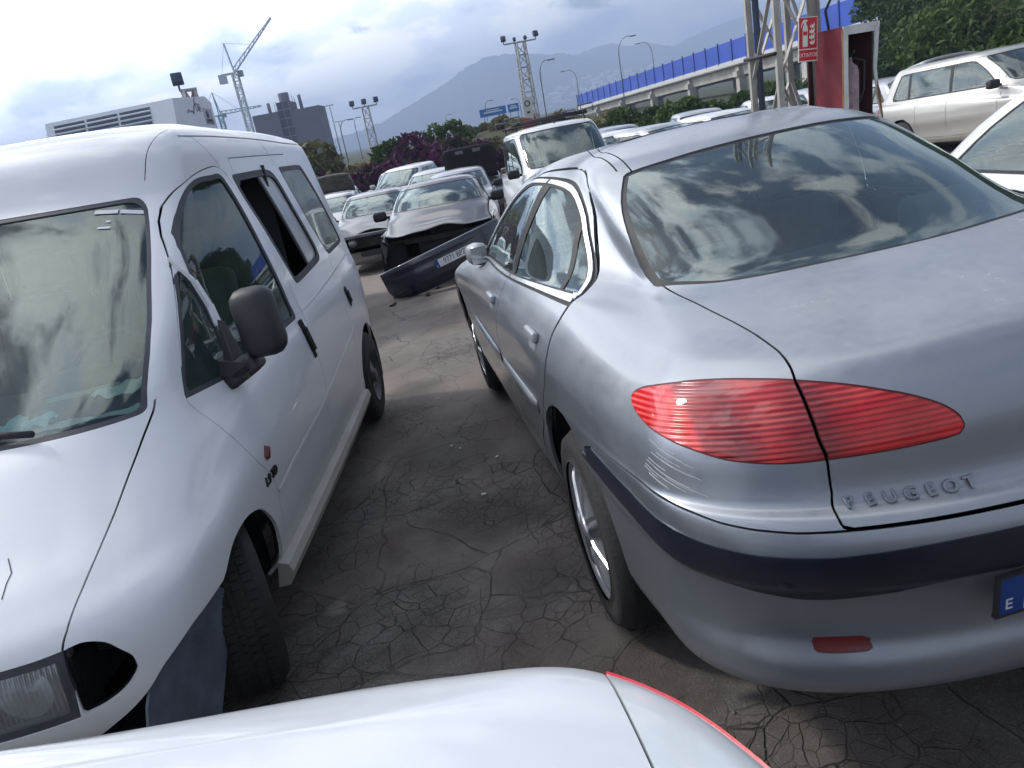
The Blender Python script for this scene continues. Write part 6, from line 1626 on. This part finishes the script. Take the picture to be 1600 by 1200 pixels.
# red cabinet
cb = empty('extinguisher_cabinet', 'open dented red metal cabinet with white rim beside the lattice tower', 'cabinet', (3.86, 7.93, .98), (0, R(2), R(26)))
M_CRED = plain('cabinet_red', (.17, .012, .020), .5, var=.2, bump=.1, bscale=30); M_CIN = plain('cabinet_inside', (.045, .012, .014), .8, var=.4); M_CW = plain('cabinet_white', (.60, .60, .58), .5, var=.15); M_RUST = plain('rust', (.22, .09, .03), .9, var=.4)
b = B(); b.box((-.262, .04, .41), (.012, .32, .82)); b.build('side_wall', M_CRED, cb); b = B(); b.box((.20, .12, .41), (.012, .40, .82)); b.build('side_wall', M_CIN, cb)
b = B(); b.box((-.03, .30, .41), (.46, .012, .82)); b.build('back_wall', M_CIN, cb); b = B(); b.box((-.03, .11, .826), (.48, .42, .012)); b.build('top_wall', M_CRED, cb); b = B(); b.box((-.03, .11, .0), (.48, .42, .012)); b.build('bottom_wall', M_RUST, cb)
b = B(); b.prism([(-.268, .0), (-.20, .0), (-.205, .4), (-.20, .755), (-.268, .83)], -.125, -.112); b.build('rim_strip', M_CW, cb)
b = B(); b.prism([(-.268, .832), (-.20, .757), (.17, .765), (.235, .85)], -.125, -.112); b.build('rim_strip', M_CW, cb)
b = B(); b.prism([(.238, .848), (.172, .763), (.155, .42), (.20, .18), (.27, -.06), (.285, -.05), (.225, .22), (.19, .42)], -.14, -.125); b.build('rim_strip', M_CW, cb)
b = B(); b.prism([(.19, .32), (.20, .18), (.27, -.06), (.285, -.05), (.235, .22)], -.1415, -.1395); b.build('rust_patch', M_RUST, cb)
b = B(); b.bar((-.272, -.119, .02), (-.272, -.119, .8), .010, .012); b.build('rust_patch', plain('rust_edge', (.30, .19, .06), .9, var=.5), cb)
fe = empty('fire_extinguisher', 'dusty old fire extinguisher standing inside the open red cabinet', 'fire extinguisher', (3.83, 7.925, .99), (0, R(2), 0))
b = B(); b.lathe([(0, .0), (.085, .0), (.09, .02), (.09, .40), (.075, .46), (.03, .50), (.028, .55), (0, .56)], 20, 'Z'); b.build('cylinder', plain('dusty_red', (.30, .22, .23), .8, var=.35, vscale=12.), fe)
b = B(); b.bar((0, 0, .56), (.0, -.10, .60), .02, .03); b.tube([(.03, 0, .54), (.14, -.02, .5), (.15, 0, .25), (.10, 0, .12)], .014, 6); b.build('valve', M_RUB, fe)
# floodlight towers
M_FLD = plain('floodlight_body', (.05, .07, .11), .45)
def flood_tower(x, y, h, label, n_l, w=.5, bar=2.0, twist=.1):
    z = terrain_z(x, y); root = empty('floodlight_tower', label, 'floodlight tower', (x, y, z), (0, 0, twist))
    b = B(); lattice(b, (0, 0, 0), h, w * 1.15, w * .75, max(6, int(h / .75)), .075); o = b.build('mast', M_GALV, root); 
    b = B(); b.bar((-bar / 2, 0, h), (bar / 2, 0, h), .09); b.build('crossbar', M_GALV, root)
    for k in range(n_l):
        xx = -bar / 2 + bar * k / max(1, n_l - 1); big = 1.0 if (n_l < 4 or k in (0, n_l - 1)) else .6
        b = B(); b.box((xx, -.1, h + .34 * big), (.34 * big, .2, .34 * big), rot=(R(-25), 0, R(12 * (1 if xx > 0 else -1))), bev=.03); b.bar((xx, 0, h), (xx, -.05, h + .2), .05); b.build('floodlight', M_FLD, root)
    return root
flood_tower(4.8, 55, 6.15 - terrain_z(4.8, 55), 'tall lattice floodlight tower with four lamps, centre of the picture', 4, .75, 2.2, .15)
flood_tower(-6.45, 58, 4.2 - terrain_z(-6.45, 58), 'lattice floodlight tower with three lamps beside the purple hedge at left', 3, .6, 1.7, .1)
r_ = flood_tower(-8.1, 26, 4.2 - terrain_z(-8.1, 26), 'blue-grey lattice mast with a boxy lamp behind the cooling unit', 1, .42, .5, .5)
# concrete stump pole beside the left tower
def lamp_post(x, y, h, arm, label, head='arc', name='street_lamp'):
    z = max(terrain_z(x, y), -1.5) if y < 95 else -1.; root = empty(name, label, 'street lamp', (x, y, z), (0, 0, 0))
    h = h - z; b = B()
    if head == 'arc':
        pts = [(0, 0, 0), (0, 0, h * .80)] + [(arm * (1 - math.cos(a)) , 0, h * .80 + (h * .20) * math.sin(a)) for a in (R(20), R(40), R(60), R(80))] + [(arm * 1.25, 0, h * .995)]
        b.tube(pts, [.11, .08, .07, .06, .055, .05, .05], 8)
    else: b.tube([(0, 0, 0), (0, 0, h)], [.12, .08], 8)
    b.build('pole', M_GALVD, root)
    b = B()
    if head == 'arc': b.box((arm * 1.25 + .35 * (1 if arm > 0 else -1), 0, h * .99), (.9, .35, .16), bev=.05)
    else: b.box((-.45, 0, h), (.6, .3, .16), bev=.04); b.box((.45, 0, h), (.6, .3, .16), bev=.04); b.bar((-.5, 0, h), (.5, 0, h), .06)
    b.build('lamp_head', M_GALVD, root); return root
lamp_post(24.4, 120, 9.6, 1.6, 'tallest curved street lamp beyond the blue barrier'); lamp_post(36.6, 150, 10.1, -1.7, 'curved street lamp right of the tallest one beyond the barrier')
lamp_post(10.5, 100, 7.4, 1.0, 'curved street lamp just right of the central floodlight tower'); lamp_post(23.0, 155, 8.1, -1.6, 'small curved street lamp left of the barrier end')
lamp_post(-22.9, 150, 9.7, 0, 'twin-headed street lamp right of the grey building', 'twin'); lamp_post(-16.1, 110, 5.4, 1.0, 'short street lamp between the twin lamp and the left floodlight tower'); lamp_post(-24.9, 170, 7.4, 0, 'thin far lamp post nearest the grey building', 'twin'); lamp_post(-20.5, 160, 7.2, .6, 'thin far street lamp behind the short one')
lamp_post(5.2, 160, 5.6, .8, 'faint far street lamp by the blue road sign'); lamp_post(-3.6, 200, 5.2, .8, 'faint far street lamp against the mountain flank'); lamp_post(13.5, 180, 5.5, -.9, 'faint far street lamp right of the road signs'); lamp_post(45.2, 112, 12.5, 0, 'blue-grey lamp post rising behind the barrier left of the lattice tower', 'twin')
for x, y, w_s, lb in ((5.7, 140, 4.6, 'wide blue road sign on the dry mound'), (9.3, 140, 1.9, 'small blue road sign right of the wide one')):
    rs_ = empty('road_sign', lb, 'road sign', (x, y, -1)); b = B(); b.box((0, 0, 4.2), (w_s, .1, 1.3)); b.build('sign_panel', plain('road_blue', (.02, .16, .50), .4), rs_); b = B(); b.box((0, -.06, 4.2), (w_s * .7, .02, .22)); b.box((0, -.06, 4.5), (w_s * .5, .02, .15)); b.build('sign_lines', M_WHITEP, rs_)
    b = B(); [b.box((sx * w_s * .35, .08, 1.8), (.14, .14, 3.6)) for sx in (-1, 1)]; b.build('sign_posts', M_GALVD, rs_)
bn = empty('banner', 'white banner with dark emblem hanging on the central floodlight tower', 'banner', (4.55, 54.2, 1.2)); b = B(); b.box((0, 0, .75), (.62, .03, 1.5), rot=(0, .06, 0)); b.build('banner_cloth', M_CW, bn); b = B(); b.lathe([(.13, -.02), (.20, -.02)], 16, 'Y', (.0, 0, 1.1)); b.box((0, -.03, .55), (.2, .01, .12)); b.build('banner_print', M_INK, bn)
b = B(); b.add([(0, 0, 0), (.5, .05, -.1), (.9, .0, -.5), (.6, .1, -.9), (.2, .0, -.8), (-.1, .05, -.4)], [(0, 1, 2, 3, 4, 5)]); b.add([(0, .1, -.05), (.4, .2, -.3), (.3, .1, -.9), (-.2, .2, -.9), (-.25, .1, -.4)], [(0, 1, 2, 3, 4)])
o = b.build('red_flag', plain('flag_red', (.55, .08, .12), .8)); o.location = (4.15, 54, 1.45); tag(o, 'faded red flag hanging below the white banner', 'flag')
# cranes
M_CRW = plain('crane_white', (.50, .52, .56), .5); M_CRG = plain('crane_green', (.03, .22, .24), .5)
def crane(x, y, top, jib_dir, jib_len, cj, mat, w, label, apex=6., tilt=0.):
    z = -2; root = empty('tower_crane', label, 'crane', (x, y, z)); h = top - z; t_ = w * .16
    b = B(); lattice(b, (0, 0, 0), h, w, w, int(h / (w * 1.1)), t_); b.build('mast', mat, root)
    d = Vector((math.cos(R(jib_dir)), math.sin(R(jib_dir)), 0)); s_ = Vector((-d.y, d.x, 0)); up_ = Vector((0, 0, 1)); dj = (d + up_ * math.tan(R(tilt))).normalized()
    b = B(); o_ = Vector((0, 0, h + .5)); n_ = max(6, int(jib_len / (w * 1.3))); J = dj * jib_len
    for q in (-1, 1): b.bar(o_ + s_ * w * .4 * q, o_ + J + s_ * w * .2 * q, t_)
    b.bar(o_ + up_ * w * .9, o_ + J + up_ * w * .25, t_)
    for k in range(n_):
        a0 = o_ + J * (k / n_); a1 = o_ + J * ((k + 1) / n_); u0 = up_ * w * (.9 - .65 * (k + .5) / n_)
        b.bar(a0 + s_ * w * .3, (a0 + a1) / 2 + u0, t_ * .6); b.bar((a0 + a1) / 2 + u0, a1 - s_ * w * .3, t_ * .6)
    b.build('jib', mat, root)
    b = B(); b.bar(o_, o_ - d * cj, t_ * 2); b.box(o_ - d * cj - up_ * w * .7, (w * 1.2, w * 1.2, w * 1.5)); b.build('counter_jib', mat, root)
    b = B(); 
    for q in (-1, 1): b.bar(o_ + s_ * w * .4 * q, o_ + up_ * apex - d * w * .5, t_ * 1.3)
    b.bar(o_ + up_ * apex - d * w * .5, o_ + J * .45 + up_ * w * .7, t_ * .35); b.bar(o_ + up_ * apex - d * w * .5, o_ - d * cj, t_ * .35); b.build('apex', mat, root)
    b = B(); b.box(o_ + d * w * .9 - up_ * .4 + s_ * w * .3, (w * .9, w * .9, w)); b.build('cab', M_GALVD, root)
crane(-75.8, 300, 33.8, 10, 23, 4.5, M_CRW, 2.0, 'white tower crane with raised jib left of the grey building', 10, 42)
crane(-127.5, 450, 31., -18, 26, 12, M_CRG, 2.2, 'green tower crane with level jib between the cooling unit and the white crane', 12, 0)
# grey building
bl = empty('grey_building', 'dark grey blank building with a scaffolded stair tower on the left', 'building', (-53.8, 262, -3))
M_BG = plain('building_grey', (.11, .115, .14), .8, var=.1, vscale=.1); M_BD = plain('building_dark', (.035, .04, .055), .7, var=.2, vscale=.2)
b = B(); b.box((-6.3, 4, 9.9), (8.2, 12, 19.8)); b.build('wall', M_BG, bl); b = B(); b.box((6.2, 4, 9.7), (9.2, 12, 19.4)); b.build('wall', M_BG, bl)
b = B(); b.box((-.4, 5.5, 11.2), (4.0, 12, 22.4)); b.build('stair_tower', M_BD, bl)
for k in range(8):
    b = B(); b.box((-.4, -.62, 1.2 + k * 2.7), (4.3, .25, .22)); b.build('scaffold_deck', M_GALVD, bl)
for x in (-2.3, -.4, 1.5):
    b = B(); b.box((x, -.7, 11), (.15, .15, 22)); b.build('scaffold_pole', M_GALVD, bl)
b = B(); b.lathe([(1.7, 21), (1.7, 25), (1.4, 25.2), (0, 25.2)], 16, 'Z', (-.2, 3, 0)); b.build('water_tank', M_BG, bl)
for (x, h_) in ((-5.6, 3.6), (4.6, 4.4)):
    b = B(); b.tube([(x, 3, 19), (x, 3, 19.4 + h_)], .55, 10); b.build('flue', M_BG, bl)
for (x, h_) in ((2.4, 4.0), (3.1, 3.4), (-2.9, 3.), (-3.6, 2.6)):
    b = B(); b.tube([(x, 2, 19), (x, 2, 20 + h_)], .09, 5); b.build('antenna', M_GALVD, bl)
# open air between here and the mountain
b = B(); b.box((0, 1800, 113), (7400, 4400, 286)); hz = b.build('haze', None)
mt, t = newmat('haze_air'); g = NT(t); pv = g.n('ShaderNodeVolumePrincipled', {'Color': (.55, .70, 1., 1), 'Density': .00070, 'Anisotropy': .0}); t.nodes.new('ShaderNodeOutputMaterial'); 
o_ = [n_ for n_ in t.nodes if n_.type == 'OUTPUT_MATERIAL'][0]; t.links.new(pv.outputs[0], o_.inputs['Volume']); hz.data.materials.append(mt); tag(hz, kind='stuff')
